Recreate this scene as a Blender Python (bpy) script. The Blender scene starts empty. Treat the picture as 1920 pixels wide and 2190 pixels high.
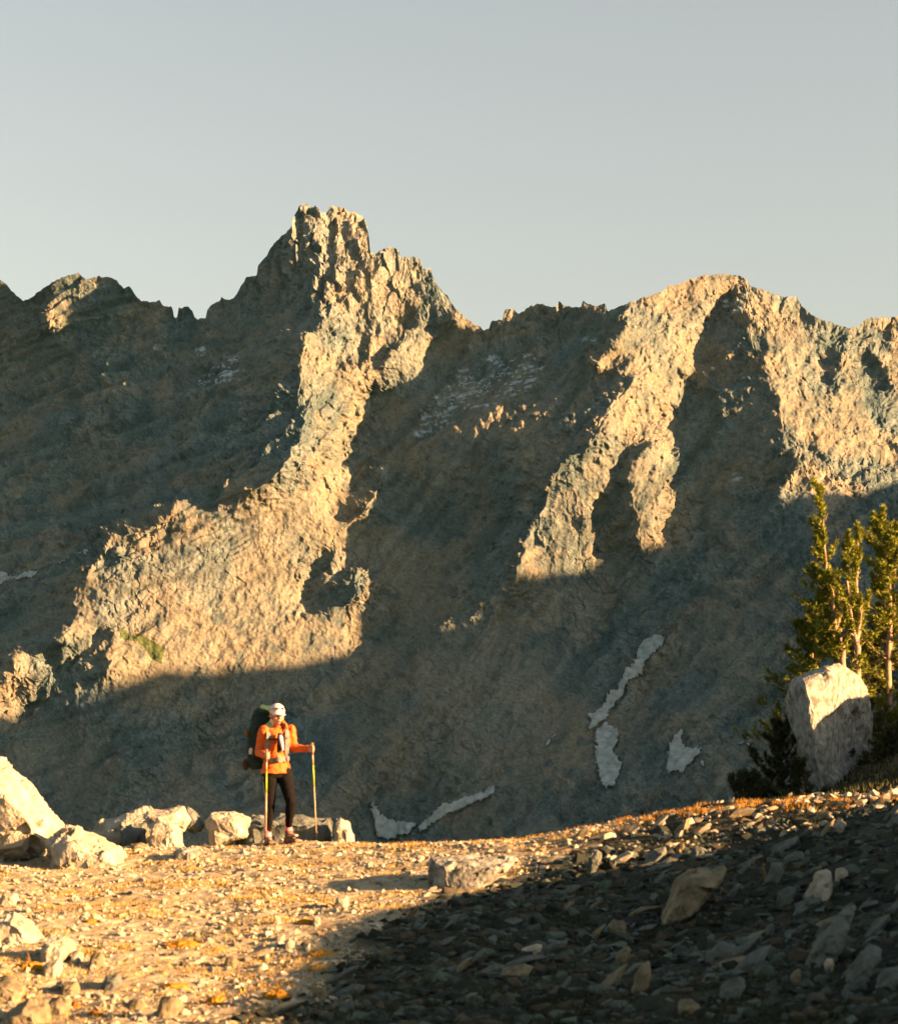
import bpy, bmesh, math, random
import numpy as np
from mathutils import Vector, Matrix

# ------------------------------------------------------------------ camera, light, exposure
scene = bpy.context.scene
C = scene.collection
FOC = 4042.0                      # focal length in units of the 1792-wide drawing grid
U0, V0 = 896.0, 1560.0            # principal column, horizon row
W, H = 1792.0, 2046.0
cam_d = bpy.data.cameras.new("camera")
cam = bpy.data.objects.new("camera", cam_d); C.objects.link(cam)
cam.location = (0, 0, 0); cam.rotation_euler = (math.pi/2, 0, 0)
cam_d.sensor_fit = 'HORIZONTAL'; cam_d.sensor_width = 24.0
cam_d.lens = FOC/W*24.0
cam_d.shift_y = (V0-H/2)/W
cam_d.clip_start = 0.1; cam_d.clip_end = 20000
cam_d.dof.use_dof = True; cam_d.dof.focus_distance = 500.0; cam_d.dof.aperture_fstop = 3.6
scene.camera = cam

AZ, EL = 72.0, 14.0               # sun: degrees to the right of straight behind the camera, elevation
SUN = np.array([math.cos(math.radians(EL))*math.sin(math.radians(AZ)),
                -math.cos(math.radians(EL))*math.cos(math.radians(AZ)), math.sin(math.radians(EL))])
world = bpy.data.worlds.new("World"); scene.world = world; world.use_nodes = True
wn = world.node_tree; wn.nodes.clear()
sky = wn.nodes.new("ShaderNodeTexSky"); sky.sky_type = 'NISHITA'; sky.sun_disc = False
sky.sun_elevation = math.radians(EL)
sky.sun_rotation = math.atan2(SUN[0], SUN[1])
sky.altitude = 0; sky.air_density = 1.3; sky.dust_density = 2.0; sky.ozone_density = 1.5
hsv = wn.nodes.new("ShaderNodeHueSaturation"); hsv.inputs['Saturation'].default_value = 0.70
mul = wn.nodes.new("ShaderNodeMix"); mul.data_type = 'RGBA'; mul.blend_type = 'MULTIPLY'
mul.inputs[0].default_value = 1.0; mul.inputs[7].default_value = (0.605, 0.510, 0.436, 1)
bg = wn.nodes.new("ShaderNodeBackground"); bg.inputs[1].default_value = 0.050
wo = wn.nodes.new("ShaderNodeOutputWorld")
wn.links.new(sky.outputs[0], hsv.inputs['Color']); wn.links.new(hsv.outputs[0], mul.inputs[6])
wn.links.new(mul.outputs[2], bg.inputs[0]); wn.links.new(bg.outputs[0], wo.inputs[0])
sl = bpy.data.lights.new("sun", 'SUN'); sl.energy = 5.0; sl.angle = math.radians(0.5); sl.color = (1.0, 0.475, 0.19)
so = bpy.data.objects.new("sun", sl); C.objects.link(so)
so.rotation_euler = Vector(SUN.tolist()).to_track_quat('Z', 'Y').to_euler()
scene.view_settings.view_transform = 'Standard'; scene.view_settings.look = 'None'
scene.view_settings.exposure = 3.23; scene.view_settings.gamma = 1.0
scene.cycles.max_bounces = 5; scene.cycles.diffuse_bounces = 3; scene.cycles.transparent_max_bounces = 4
scene.cycles.volume_bounces = 0
random.seed(7); rng = np.random.default_rng(7)

# ------------------------------------------------------------------ helpers
def P(u, v, Y): return Vector(((u-U0)/FOC*Y, Y, (V0-v)/FOC*Y))

_perm = np.random.default_rng(11).permutation(256).astype(np.int64)
_perm = np.concatenate([_perm, _perm])
_g = np.random.default_rng(12).normal(size=(256, 3)); _g /= np.linalg.norm(_g, axis=1)[:, None]
def _hash(i, j, k): return _perm[(_perm[(_perm[i & 255] + j) & 255] + k) & 255]
def perlin(p):
    f = np.floor(p); i = f.astype(np.int64); d = p-f
    w = d*d*d*(d*(d*6-15)+10)
    out = np.zeros(len(p))
    for a in (0, 1):
        wa = w[:, 0] if a else 1-w[:, 0]
        for b in (0, 1):
            wb = w[:, 1] if b else 1-w[:, 1]
            for c in (0, 1):
                wc = w[:, 2] if c else 1-w[:, 2]
                g = _g[_hash(i[:, 0]+a, i[:, 1]+b, i[:, 2]+c)]
                out += wa*wb*wc*(g[:, 0]*(d[:, 0]-a)+g[:, 1]*(d[:, 1]-b)+g[:, 2]*(d[:, 2]-c))
    return out*1.5
_r = np.random.default_rng(13).uniform(-1, 1, size=(256, 7))
def facets(p, slope=1.0, step=0.5):
    """angular broken-rock relief: every cell of a jittered lattice is a tilted plane of its own"""
    f = np.floor(p-0.5).astype(np.int64)
    best = np.full(len(p), 9e9); out = np.zeros(len(p)); second = np.full(len(p), 9e9)
    for a in (0, 1):
        for b in (0, 1):
            for c in (0, 1):
                q = f+np.array([a, b, c]); h = _hash(q[:, 0], q[:, 1], q[:, 2]); r = _r[h]
                ctr = q+0.5+r[:, 0:3]*0.33
                e = p-ctr; dd = (e*e).sum(1)
                val = r[:, 3]*step+(e*r[:, 4:7]).sum(1)*slope
                m = dd < best
                second = np.where(m, best, np.minimum(second, dd))
                best = np.where(m, dd, best); out = np.where(m, val, out)
    return out, np.sqrt(second)-np.sqrt(best)
def aretes(p, tilt=1.0, step=0.3):
    """sharp crests between scooped hollows: the lowest of tilted bowls"""
    f = np.floor(p-0.5).astype(np.int64); out = np.full(len(p), 9e9)
    for a in (0, 1):
        for b in (0, 1):
            for c in (0, 1):
                q = f+np.array([a, b, c]); r = _r[_hash(q[:, 0]+7, q[:, 1], q[:, 2])]
                e = p-(q+0.5+r[:, 0:3]*0.33)
                out = np.minimum(out, (e*e).sum(1)+(e*r[:, 4:7]).sum(1)*tilt*0.5+r[:, 3]*step)
    return out
def smooth(x, a, b):
    t = np.clip((x-a)/(b-a), 0, 1); return t*t*(3-2*t)

def mesh_from(name, verts, faces, mat=None, smooth_shade=False, cols=None, extra=None):
    """fast mesh from numpy arrays; faces is (n,3) or (n,4)"""
    me = bpy.data.meshes.new(name)
    verts = np.asarray(verts, dtype=np.float32); faces = np.asarray(faces, dtype=np.int32)
    k = faces.shape[1]
    me.vertices.add(len(verts)); me.vertices.foreach_set("co", verts.ravel())
    me.loops.add(faces.size); me.loops.foreach_set("vertex_index", faces.ravel())
    me.polygons.add(len(faces)); me.polygons.foreach_set("loop_start", np.arange(0, faces.size, k, dtype=np.int32))
    me.polygons.foreach_set("loop_total", np.full(len(faces), k, dtype=np.int32))
    me.polygons.foreach_set("use_smooth", np.full(len(faces), smooth_shade, dtype=bool))
    if cols is not None:
        at = me.color_attributes.new("Col", 'FLOAT_COLOR', 'POINT')
        cc = np.ones((len(verts), 4), dtype=np.float32); cc[:, :3] = cols
        at.data.foreach_set("color", cc.ravel())
    me.update(); me.validate()
    if mat: me.materials.append(mat)
    return me
def link(name, me, parent=None, label=None, cat=None, group=None, kind=None, loc=None):
    o = bpy.data.objects.new(name, me); C.objects.link(o)
    if parent: o.parent = parent
    if loc is not None: o.location = loc
    for k, v in (('label', label), ('category', cat), ('group', group), ('kind', kind)):
        if v: o[k] = v
    return o
def empty(name, loc, label, cat, group=None):
    return link(name, None, None, label, cat, group, None, loc)
def bm_mesh(name, bm, mat, smooth_shade=False):
    me = bpy.data.meshes.new(name); bm.to_mesh(me); bm.free()
    for p in me.polygons: p.use_smooth = smooth_shade
    if mat: me.materials.append(mat)
    return me
def grid_faces(nr, nc):
    i = np.arange(nr*nc).reshape(nr, nc)
    return np.stack([i[:-1, :-1], i[1:, :-1], i[1:, 1:], i[:-1, 1:]], -1).reshape(-1, 4)

# ------------------------------------------------------------------ materials
def nodes(m): m.use_nodes = True; return m.node_tree
def mat_plain(name, col, rough=0.8, noise=0.25, scale=8.0, bump=0.0, bscale=None, spec=0.3, col2=None):
    m = bpy.data.materials.new(name); t = nodes(m); b = t.nodes['Principled BSDF']
    b.inputs['Roughness'].default_value = rough; b.inputs['Specular IOR Level'].default_value = spec
    tc = t.nodes.new('ShaderNodeTexCoord'); nz = t.nodes.new('ShaderNodeTexNoise')
    nz.inputs['Scale'].default_value = scale; nz.inputs['Detail'].default_value = 6
    t.links.new(tc.outputs['Object'], nz.inputs['Vector'])
    cr = t.nodes.new('ShaderNodeValToRGB')
    c2 = col2 or tuple(c*(1-noise) for c in col); c1 = tuple(min(1, c*(1+noise)) for c in col) if not col2 else col
    cr.color_ramp.elements[0].position = 0.32; cr.color_ramp.elements[1].position = 0.68
    cr.color_ramp.elements[0].color = (*c2, 1); cr.color_ramp.elements[1].color = (*c1, 1)
    t.links.new(nz.outputs['Fac'], cr.inputs[0]); t.links.new(cr.outputs[0], b.inputs['Base Color'])
    if bump:
        n2 = t.nodes.new('ShaderNodeTexNoise'); n2.inputs['Scale'].default_value = bscale or scale*3; n2.inputs['Detail'].default_value = 8
        t.links.new(tc.outputs['Object'], n2.inputs['Vector'])
        bp = t.nodes.new('ShaderNodeBump'); bp.inputs['Strength'].default_value = bump; bp.inputs['Distance'].default_value = 0.02
        t.links.new(n2.outputs['Fac'], bp.inputs['Height']); t.links.new(bp.outputs[0], b.inputs['Normal'])
    return m
def mat_attr(name, rough=0.95, scale=1.0, amount=0.35, bump=0.4, dist=0.3, spec=0.1, jitter=False):
    """base colour from the vertex colours (what the stone is made of), grain and relief from noise"""
    m = bpy.data.materials.new(name); t = nodes(m); b = t.nodes['Principled BSDF']
    b.inputs['Roughness'].default_value = rough; b.inputs['Specular IOR Level'].default_value = spec
    at = t.nodes.new('ShaderNodeVertexColor'); at.layer_name = 'Col'
    tc = t.nodes.new('ShaderNodeTexCoord'); nz = t.nodes.new('ShaderNodeTexNoise')
    nz.inputs['Scale'].default_value = scale; nz.inputs['Detail'].default_value = 9; nz.inputs['Roughness'].default_value = 0.65
    t.links.new(tc.outputs['Object'], nz.inputs['Vector'])
    mr = t.nodes.new('ShaderNodeMapRange'); mr.inputs[1].default_value = 0.3; mr.inputs[2].default_value = 0.7
    mr.inputs[3].default_value = 1-amount; mr.inputs[4].default_value = 1+amount
    t.links.new(nz.outputs['Fac'], mr.inputs[0])
    mx = t.nodes.new('ShaderNodeVectorMath'); mx.operation = 'SCALE'
    t.links.new(at.outputs['Color'], mx.inputs[0]); t.links.new(mr.outputs[0], mx.inputs['Scale'])
    t.links.new(mx.outputs[0], b.inputs['Base Color'])
    if bump:
        bp = t.nodes.new('ShaderNodeBump'); bp.inputs['Strength'].default_value = bump; bp.inputs['Distance'].default_value = dist
        t.links.new(nz.outputs['Fac'], bp.inputs['Height']); t.links.new(bp.outputs[0], b.inputs['Normal'])
    return m
# ------------------------------------------------------------------ the mountain range
SKY = [(-260,690),(-150,640),(-60,600),(0,557),(15,572),(30,588),(44,600),(60,592),(85,575),(110,560),(135,549),(155,544),(170,558),(178,555),(195,550),(215,552),(232,560),(245,575),(258,572),(270,588),(280,600),(300,603),(318,600),(325,610),(335,614),(342,612),(347,632),(352,634),(356,614),(375,612),(383,618),(388,634),(396,638),(410,634),(413,618),(425,605),(437,600),(440,590),(450,597),(465,597),(478,578),(490,554),(505,551),(513,549),(516,530),(530,515),(538,498),(552,480),(575,460),(583,452),(587,430),(600,412),(612,410),(630,412),(640,428),(652,426),(656,415),(680,412),(700,425),(722,432),(732,450),(736,480),(739,505),(750,508),(765,498),(780,494),(795,500),(798,515),(808,512),(822,512),(838,516),(842,530),(852,545),(854,533),(860,535),(862,550),(875,575),(892,590),(905,612),(930,635),(945,648),(965,657),(975,655),(980,640),(1003,638),(1007,618),(1025,617),(1035,628),(1042,622),(1060,610),(1075,606),(1095,610),(1110,612),(1114,602),(1125,608),(1140,615),(1160,612),(1163,600),(1172,608),(1190,612),(1208,608),(1212,622),(1240,612),(1270,600),(1300,590),(1330,577),(1334,570),(1350,570),(1380,558),(1400,552),(1440,548),(1475,550),(1490,558),(1495,570),(1530,582),(1560,592),(1590,592),(1600,610),(1620,628),(1650,640),(1680,648),(1695,655),(1715,650),(1722,640),(1740,632),(1765,634),(1792,630),(1850,600),(1950,640),(2100,700)]
LIT = [
 [(50,590),(95,560),(145,540),(165,546),(172,550),(200,545),(232,550),(250,560),(272,575),(300,590),(302,611),(270,616),(220,621),(200,633),(175,638),(150,650),(140,643),(135,663),(100,660),(95,638),(98,618),(110,592),(90,596),(50,603)],
 [(-260,560),(0,545),(44,598),(22,606),(-30,614),(-260,640)],
 [(587,425),(600,400),(640,420),(680,400),(722,420),(740,450),(742,500),(780,480),(840,500),(866,545),(905,600),(965,650),(960,660),(905,650),(890,640),(875,668),(850,723),(860,743),(820,773),(765,773),(750,758),(740,798),(740,823),(722,853),(704,923),(705,958),(700,987),(710,950),(745,930),(765,925),(772,937),(780,977),(788,1022),(770,1042),(765,1062),(745,1072),(757,1097),(772,1132),(755,1167),(750,1202),(740,1217),(720,1237),(722,1257),(740,1282),(745,1330),(625,1350),(500,1370),(300,1370),(260,1385),(185,1400),(175,1382),(190,1352),(215,1337),(213,1310),(200,1290),(228,1270),(240,1252),(200,1262),(190,1282),(140,1327),(122,1322),(120,1272),(150,1237),(148,1177),(170,1147),(180,1112),(200,1092),(210,1062),(280,1037),(325,1022),(355,987),(387,980),(430,989),(490,989),(525,970),(560,942),(575,917),(595,878),(605,823),(625,800),(588,803),(585,778),(600,758),(600,723),(597,703),(615,653),(640,653),(645,623),(640,593),(645,568),(645,528),(638,493),(625,463),(620,498),(602,523),(592,493)],
 [(-90,1372),(0,1362),(22,1352),(32,1325),(18,1302),(50,1282),(100,1287),(105,1312),(118,1362),(90,1400),(40,1430),(-90,1460)],
 [(-90,1158),(0,1156),(30,1159),(10,1180),(0,1215),(-90,1225)],
 [(1250,595),(1336,565),(1401,545),(1446,540),(1495,550),(1491,572),(1456,582),(1426,612),(1416,657),(1386,687),(1396,727),(1366,762),(1366,792),(1346,822),(1336,852),(1348,882),(1358,932),(1366,997),(1356,1017),(1326,1030),(1331,1082),(1325,1120),(1280,1100),(1271,1067),(1276,1027),(1264,997),(1264,932),(1289,892),(1281,867),(1241,907),(1221,952),(1223,1002),(1201,980),(1186,1032),(1196,1077),(1213,1112),(1201,1170),(1136,1180),(1031,1180),(1035,1130),(1041,1097),(1056,1052),(1084,1012),(1086,982),(1106,932),(1136,907),(1171,902),(1194,852),(1181,847),(1209,817),(1226,787),(1262,762),(1241,737),(1254,707),(1233,712),(1216,732),(1188,762),(1181,742),(1212,702),(1246,662),(1244,637)],
 [(1491,562),(1530,575),(1596,585),(1606,627),(1636,637),(1696,650),(1741,625),(1800,620),(2100,640),(2100,1050),(1792,1000),(1706,1020),(1561,1010),(1563,957),(1594,907),(1561,902),(1564,847),(1550,800),(1546,787),(1531,747),(1521,697),(1500,682),(1489,642),(1489,592)],
 [(1110,595),(1145,608),(1125,645),(1112,640)], [(1160,595),(1208,602),(1205,622),(1165,625)], [(1006,610),(1040,615),(1034,630),(1006,632)],
 [(1148,835),(1160,830),(1156,845),(1138,855),(1135,850)],
]
DARK = [
 [(720,942),(680,1000),(662,1032),(720,1032),(727,1002),(766,942),(745,935)],
 [(795,1045),(728,1060),(690,1090),(650,1103),(640,1130),(618,1162),(604,1200),(626,1230),(652,1206),(680,1210),(714,1180),(702,1150),(728,1128),(795,1112)],
 [(722,668),(735,655),(742,690),(735,715),(726,735),(718,700)], [(752,700),(785,672),(800,660),(790,690),(768,722),(756,745)], [(800,640),(850,625),(858,636),(815,655)],
 [(875,620),(905,625),(900,660),(870,668),(860,640)],
 [(1646,687),(1686,692),(1681,717),(1666,757),(1671,792),(1656,792),(1644,747)],
 [(1722,690),(1750,700),(1792,780),(1765,770),(1730,730)],
]
BOUND = [(-260,1500),(0,1430),(60,1418),(120,1405),(185,1395),(260,1362),(330,1335),(500,1334),(600,1326),(640,1314),(740,1300),(770,1288),(900,1230),(1000,1170),(1030,1143),(1200,1132),(1240,1110),(1290,1086),(1335,1083),(1400,1050),(1560,996),(1640,985),(1706,993),(1741,977),(1792,962),(2000,930)]

def inpoly(U, V, poly):
    m = np.zeros(U.shape, bool); n = len(poly)
    for i in range(n):
        x1, y1 = poly[i]; x2, y2 = poly[(i+1) % n]
        if y1 == y2: continue
        c = ((V < y1) != (V < y2)) & (U < (x2-x1)*(V-y1)/(y2-y1)+x1)
        m ^= c
    return m
def blur(a, n):
    for _ in range(n):
        p = np.pad(a, 1, mode='edge')
        a = (p[:-2, 1:-1]+p[2:, 1:-1]+p[1:-1, :-2]+p[1:-1, 2:]+2*p[1:-1, 1:-1])/6
    return a
ST = 5.0
gu = np.arange(-260, 2080, ST); gv = np.arange(380, 1780, ST)
GU, GV = np.meshgrid(gu, gv)
lit = np.zeros(GU.shape, bool)
for q in LIT: lit |= inpoly(GU, GV, q)
for q in DARK: lit &= ~inpoly(GU, GV, q)
for q in ([(655,1130),(682,1100),(690,1110),(668,1145)], [(632,1178),(655,1150),(664,1158),(645,1190)], [(690,1165),(700,1140),(708,1150),(698,1178)]): lit |= inpoly(GU, GV, q)
sky_row = np.interp(GU, *zip(*SKY)); bnd = np.interp(GU, *zip(*BOUND))
below = smooth(GV-bnd, 0, 60)
lf = lit.astype(float)
# which way the rock face turns: lit faces turn towards the sun, the others away from it (a saw-tooth of ribs and gullies)
_q = np.stack([GU.ravel()/190+GV.ravel()/330, GV.ravel()/260, np.full(GU.size, 3.3)], 1)
lown = perlin(_q).reshape(GU.shape)
FX = np.where(lit, 0.85, -0.85)
_d = (GU+0.78*(GV-1500)).ravel()
diag = perlin(np.stack([_d/105+perlin(np.stack([GU.ravel()/170, GV.ravel()/170, GU.ravel()*0+4], 1))*0.9, GV.ravel()/520, GU.ravel()*0+8.3], 1)).reshape(GU.shape)
FX = FX*(1-below)+below*(-0.25+1.0*lown+2.1*diag)
FX = FX+np.where(lit, 0, 1)*(1-below)*0.65*diag
FX = np.where(GV < sky_row-8, np.where(lit, FX, -0.25), FX)
FZ = np.where(lit, 0.95, 1.10)
cliff = smooth(-(GV-sky_row), -260, -40)
FZ = FZ-0.45*cliff
tower = np.exp(-((GU-670)/150)**2)*smooth(-GV, -680, -560)
FZ = FZ*(1-0.7*tower)
FZ = FZ*(1-0.35*smooth(-GU, -560, -460)*smooth(-GV, -1120, -1000))
FZ = FZ*(1-below)+below*(0.95+0.5*lown)
def solve(FX, FZ):
    xu = (GU-U0)/FOC; zv = (V0-GV)/FOC
    den = FOC*np.clip(1-FX*xu-FZ*zv, 0.4, 3)
    gx = FX/den*ST; gz = -FZ/den*ST
    wx, wz = 2.2, 1.0
    R, K = GU.shape
    # even (Neumann) extension so that an FFT solves the least-squares surface
    Gx = np.concatenate([gx, -gx[:, ::-1]], 1); Gx = np.concatenate([Gx, Gx[::-1]], 0)
    Gz = np.concatenate([gz, gz[:, ::-1]], 1); Gz = np.concatenate([Gz, -Gz[::-1]], 0)
    kx = 2*np.pi*np.fft.fftfreq(2*K)[None, :]; kz = 2*np.pi*np.fft.fftfreq(2*R)[:, None]
    den = wx*kx**2+wz*kz**2+1e-7
    L = np.real(np.fft.ifft2((-1j*kx*wx*np.fft.fft2(Gx)-1j*kz*wz*np.fft.fft2(Gz))/den))[:R, :K]
    return L
def surf(L):
    L = L-L[np.argmin(abs(gv-1560)), np.argmin(abs(gu-896))]+math.log(600.0)
    return L
SLOPE_A = 0.325
def shadow(L):
    """cast-shadow test on the relief itself, by marching from every cell towards the sun"""
    Y = np.exp(L); X = (GU-U0)/FOC*Y; Z = (V0-GV)/FOC*Y
    sh = np.zeros(Y.shape, bool); depth = np.zeros(Y.shape)
    for k in range(1, 60):
        t = 1.2*k**1.25
        x = X+SUN[0]*t; y = Y+SUN[1]*t; z = Z+SUN[2]*t
        u = x/y*FOC+U0; v = V0-z/y*FOC
        ci = (u-gu[0])/ST; ri = (v-gv[0])/ST
        ok = (ci >= 0) & (ci < len(gu)-1.01) & (ri >= 0) & (ri < len(gv)-1.01)
        c0 = np.clip(ci, 0, len(gu)-1.01).astype(int); r0 = np.clip(ri, 0, len(gv)-1.01).astype(int)
        vis = v > np.interp(u, *zip(*SKY))
        s = np.exp(L[r0, c0])
        hit = ok & vis & (y > s+0.4) & (y < s+120)
        sh |= hit
        depth = np.maximum(depth, np.where(hit, y-s, 0))
    return sh, depth
wanted = lit & (GV > sky_row-5); care = (below < 0.02) & (GV > sky_row)
for it in range(22):
    L = surf(solve(FX, FZ))
    Y = np.exp(L)
    Xs = (GU-U0)/FOC*Y; Zs = (V0-GV)/FOC*Y
    fx_now = np.gradient(L, axis=1)/ST*FOC; fz_now = -np.gradient(L, axis=0)/ST*FOC
    xu = (GU-U0)/FOC; zv = (V0-GV)/FOC
    # log-gradients back to slopes
    k = 1/(1+fx_now*xu+fz_now*zv)
    fxn = fx_now*k; fzn = fz_now*k
    ndl = (fxn*SUN[0]-SUN[1]+fzn*SUN[2])/np.sqrt(fxn**2+1+fzn**2)
    sh, dep = shadow(L)
    dark_now = sh | (ndl < 0.03)
    bad_dark = care & wanted & (sh | (ndl < 0.52))
    bad_lit = care & ~wanted & ~sh & (ndl > -0.12)
    bd = bad_dark.astype(float); bl = bad_lit.astype(float); carry = np.zeros(FX.shape)
    run = np.zeros(FX.shape[0])
    for c in range(FX.shape[1]):              # what stands to the right of a wrongly shaded cell is what shades it
        run = run*0.965+bd[:, c]; carry[:, c] = run
    open_ = ~wanted
    FX = FX-blur(bl, 3)*0.5+blur(bd*(GV > sky_row), 2)*0.2+np.where(open_, blur(carry, 2), 0)*0.012
    FX = np.clip(FX, -3.6, 2.0)
    if it in (0, 10, 21): print("mountain fit", it, "lit but dark", bad_dark.sum(), "dark but lit", bad_lit.sum(), "of", care.sum(), "Y", Y.min(), Y.max())
LM = blur(L, 2)

# the fine sheet
UU = np.arange(-170, 1975, 1.9); NR = 640
us = UU+0
jag = perlin(np.stack([UU/9.0, UU*0+1.7, UU*0], 1))*3.5+perlin(np.stack([UU/4.0, UU*0+7.7, UU*0], 1))*2.0
skyl = np.interp(UU, *zip(*SKY))+jag*0.8
tt = np.linspace(0, 1, NR)**0.93
_k = np.exp(-0.5*(np.arange(-60, 61)/22.0)**2); _k /= _k.sum()
skys = np.convolve(np.pad(skyl, 60, mode='edge'), _k, 'valid')
VV = skys[None, :]+(1748-skys[None, :])*tt[:, None]+(skyl-skys)[None, :]*np.exp(-tt[:, None]/0.11)
UUg = np.broadcast_to(UU, VV.shape)
def sample(A, u, v):
    ci = np.clip((u-gu[0])/ST, 0, len(gu)-1.001); ri = np.clip((v-gv[0])/ST, 0, len(gv)-1.001)
    c = ci.astype(int); r = ri.astype(int); a = ci-c; b = ri-r
    return (A[r, c]*(1-a)+A[r, c+1]*a)*(1-b)+(A[r+1, c]*(1-a)+A[r+1, c+1]*a)*b
wu = perlin(np.stack([UUg.ravel()/46, VV.ravel()/46, VV.ravel()*0+21], 1))*9+perlin(np.stack([UUg.ravel()/17, VV.ravel()/17, VV.ravel()*0+25], 1))*9+perlin(np.stack([UUg.ravel()/7, VV.ravel()/7, VV.ravel()*0+28], 1))*4
wu = wu.reshape(VV.shape)
Yf = np.exp(sample(LM, UUg+wu, VV+np.roll(wu, 37, 1)*0.6))
base = np.stack([(UUg-U0)/FOC*Yf, Yf, (V0-VV)/FOC*Yf], -1)
# soft normals for the relief
Ls = blur(LM, 12); Ysm = np.exp(sample(Ls, UUg, VV))
bs = np.stack([(UUg-U0)/FOC*Ysm, Ysm, (V0-VV)/FOC*Ysm], -1)
du = np.gradient(bs, axis=1); dv = np.gradient(bs, axis=0)
nrm = np.cross(dv, du); nrm /= np.linalg.norm(nrm, axis=-1)[..., None]+1e-9
nrm *= np.sign(-(nrm*bs).sum(-1))[..., None]
p = base.reshape(-1, 3); N = len(p)
uf = UUg.ravel(); vf = VV.ravel()
litf = sample(blur(lf, 3), uf, vf); belf = sample(below, uf, vf)
towf = sample(tower, uf, vf)
top = smooth(-(vf-np.broadcast_to(skyl, VV.shape).ravel()), -170, 0)
leftwall = smooth(-uf, -560, -440)*smooth(-vf, -1180, -1050)
# scree (smooth) against outcrop (rough)
sc = perlin(np.stack([uf/120, vf/170, uf*0+5.5], 1))
def blob(cu, cv, ru, rv): return np.exp(-(((uf-cu)/ru)**2+((vf-cv)/rv)**2))
scree = smooth(sc, 0.0, 0.35)*0.75+0.8*blob(640,1270,140,60)+0.7*blob(420,1290,120,50)+0.65*blob(330,1150,200,160)+0.5*blob(560,1080,120,120)+0.8*blob(690,1000,60,110)+0.7*blob(1590,760,50,120)+0.8*blob(1240,840,50,60)+0.9*blob(1050,1500,200,150)+0.8*blob(600,1640,150,80)+0.6*blob(900,900,120,150)
scree = np.clip(scree*(1-towf)*(1-leftwall*0.7)*(1-0.6*top), 0, 1)
var2 = smooth(perlin(p/30.0+123), -0.3, 0.3)
rough = (1-0.82*scree)*(0.5+0.5*np.maximum(var2, towf*0.8))
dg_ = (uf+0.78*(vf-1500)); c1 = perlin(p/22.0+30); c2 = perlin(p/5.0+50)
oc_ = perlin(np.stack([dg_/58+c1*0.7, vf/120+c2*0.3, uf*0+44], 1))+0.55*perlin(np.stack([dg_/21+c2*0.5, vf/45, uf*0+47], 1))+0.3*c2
var = smooth(perlin(p/18.0+77), -0.25, 0.3)
w0 = perlin(p/38.0+9)*4
q = p+np.stack([w0, w0*0.6, w0*0.4], 1)
h = perlin(q/np.array([34, 34, 60.]))*2.6
wv = np.stack([perlin(p/7+1), perlin(p/7+41), perlin(p/7+81)], 1)*2.8+np.stack([perlin(p/2.4+1), perlin(p/2.4+41), perlin(p/2.4+81)], 1)*0.55
f1, e1 = facets((q+wv)/np.array([15, 15, 24.]), 0.9, 0.12); h += f1*1.3*rough*(1-0.45*towf)
h += (aretes((q+wv*0.8)/np.array([13, 13, 22.])+31, 1.0, 0.25)-0.3)*5.5*rough*(1-0.4*towf)
h += (aretes((q+wv*0.5)/np.array([4.4, 4.4, 7.5])+11, 1.0, 0.25)-0.3)*1.7*rough
f2, e2 = facets((q+wv*0.55)/np.array([5.6, 5.6, 9.5]), 1.0, 0.22); h += f2*0.9*rough*(1-0.4*towf)
f3, e3 = facets(p/np.array([2.4, 2.4, 3.6])+perlin(p/1.3)[:, None]*0.3, 1.1, 0.8); bed = (p[:, 2]*0.92-p[:, 0]*0.38)/2.6+perlin(p/11.0+5)*2.2+perlin(p/4.0+5)*0.5
h += (np.abs((bed % 1.0)-0.5)*2-0.5)*0.55*(1-var2)*(1-0.7*scree)*smooth(perlin(p/14.0+61), -0.2, 0.3)
h += f3*0.55*rough*(0.4+0.6*var)
f4, e4 = facets(p/np.array([1.0, 1.0, 1.4]), 1.1, 0.9); h += f4*0.14*(0.35+0.65*rough)*var
h += -np.abs(perlin(p/9.0+2))*1.5*rough*(1-0.5*towf)
# gullies running down the scree and strata across the left wall
sl = (uf+vf*0.75)/22+perlin(np.stack([uf/90, vf/140, uf*0+6], 1))*1.6
h += perlin(np.stack([sl, vf/150, uf*0+2], 1))*0.35*(0.35+scree)*smooth(uf, 480, 900)*(1-towf)*(0.4+belf)
st = (vf+uf*0.33)/13+perlin(np.stack([uf/60, vf/60, uf*0], 1))*1.2
h += perlin(np.stack([st, uf/240, uf*0+4], 1))*2.0*leftwall
# upright cracks in the summit tower
ck = facets(np.stack([p[:, 0]/3.6, p[:, 1]/6, p[:, 2]/22.], 1), 0.7, 1.0)[0]
h += ck*2.6*towf
fade = smooth(VV-skyl[None, :], 0, 14).ravel()*0.75+0.25
h = (h+(-np.abs(oc_)*1.6)*(1-towf)*(1-0.7*litf))*0.85*fade
pd = p+nrm.reshape(-1, 3)*h[:, None]
# colours: what the rock is made of
c1 = perlin(p/22.0+30); c2 = perlin(p/5.0+50); c3 = perlin(p/60.0+70)
grey = np.array([0.078, 0.093, 0.088]); tan = np.array([0.142, 0.117, 0.086]); ochre = np.array([0.135, 0.108, 0.068]); darkr = np.array([0.030, 0.052, 0.054])
pale = np.array([0.235, 0.203, 0.165])
col = grey+(tan-grey)*smooth(c1, -0.25, 0.35)[:, None]
col = col+(tan*1.02-col)*(0.7*scree)[:, None]
col = col+(ochre-col)*(smooth(c2+0.6*c1, 0.3, 0.7)*0.45)[:, None]
col = col+(darkr-col)*(smooth(-c2-0.7*c3, 0.15, 0.6)*0.6)[:, None]
col = col+(pale-col)*(smooth(_r[(np.abs(f2*9999).astype(int)) & 255, 0], 0.5, 0.9)*0.55*rough)[:, None]
crack = smooth(-e2, -0.07, 0.0)*rough
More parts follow.
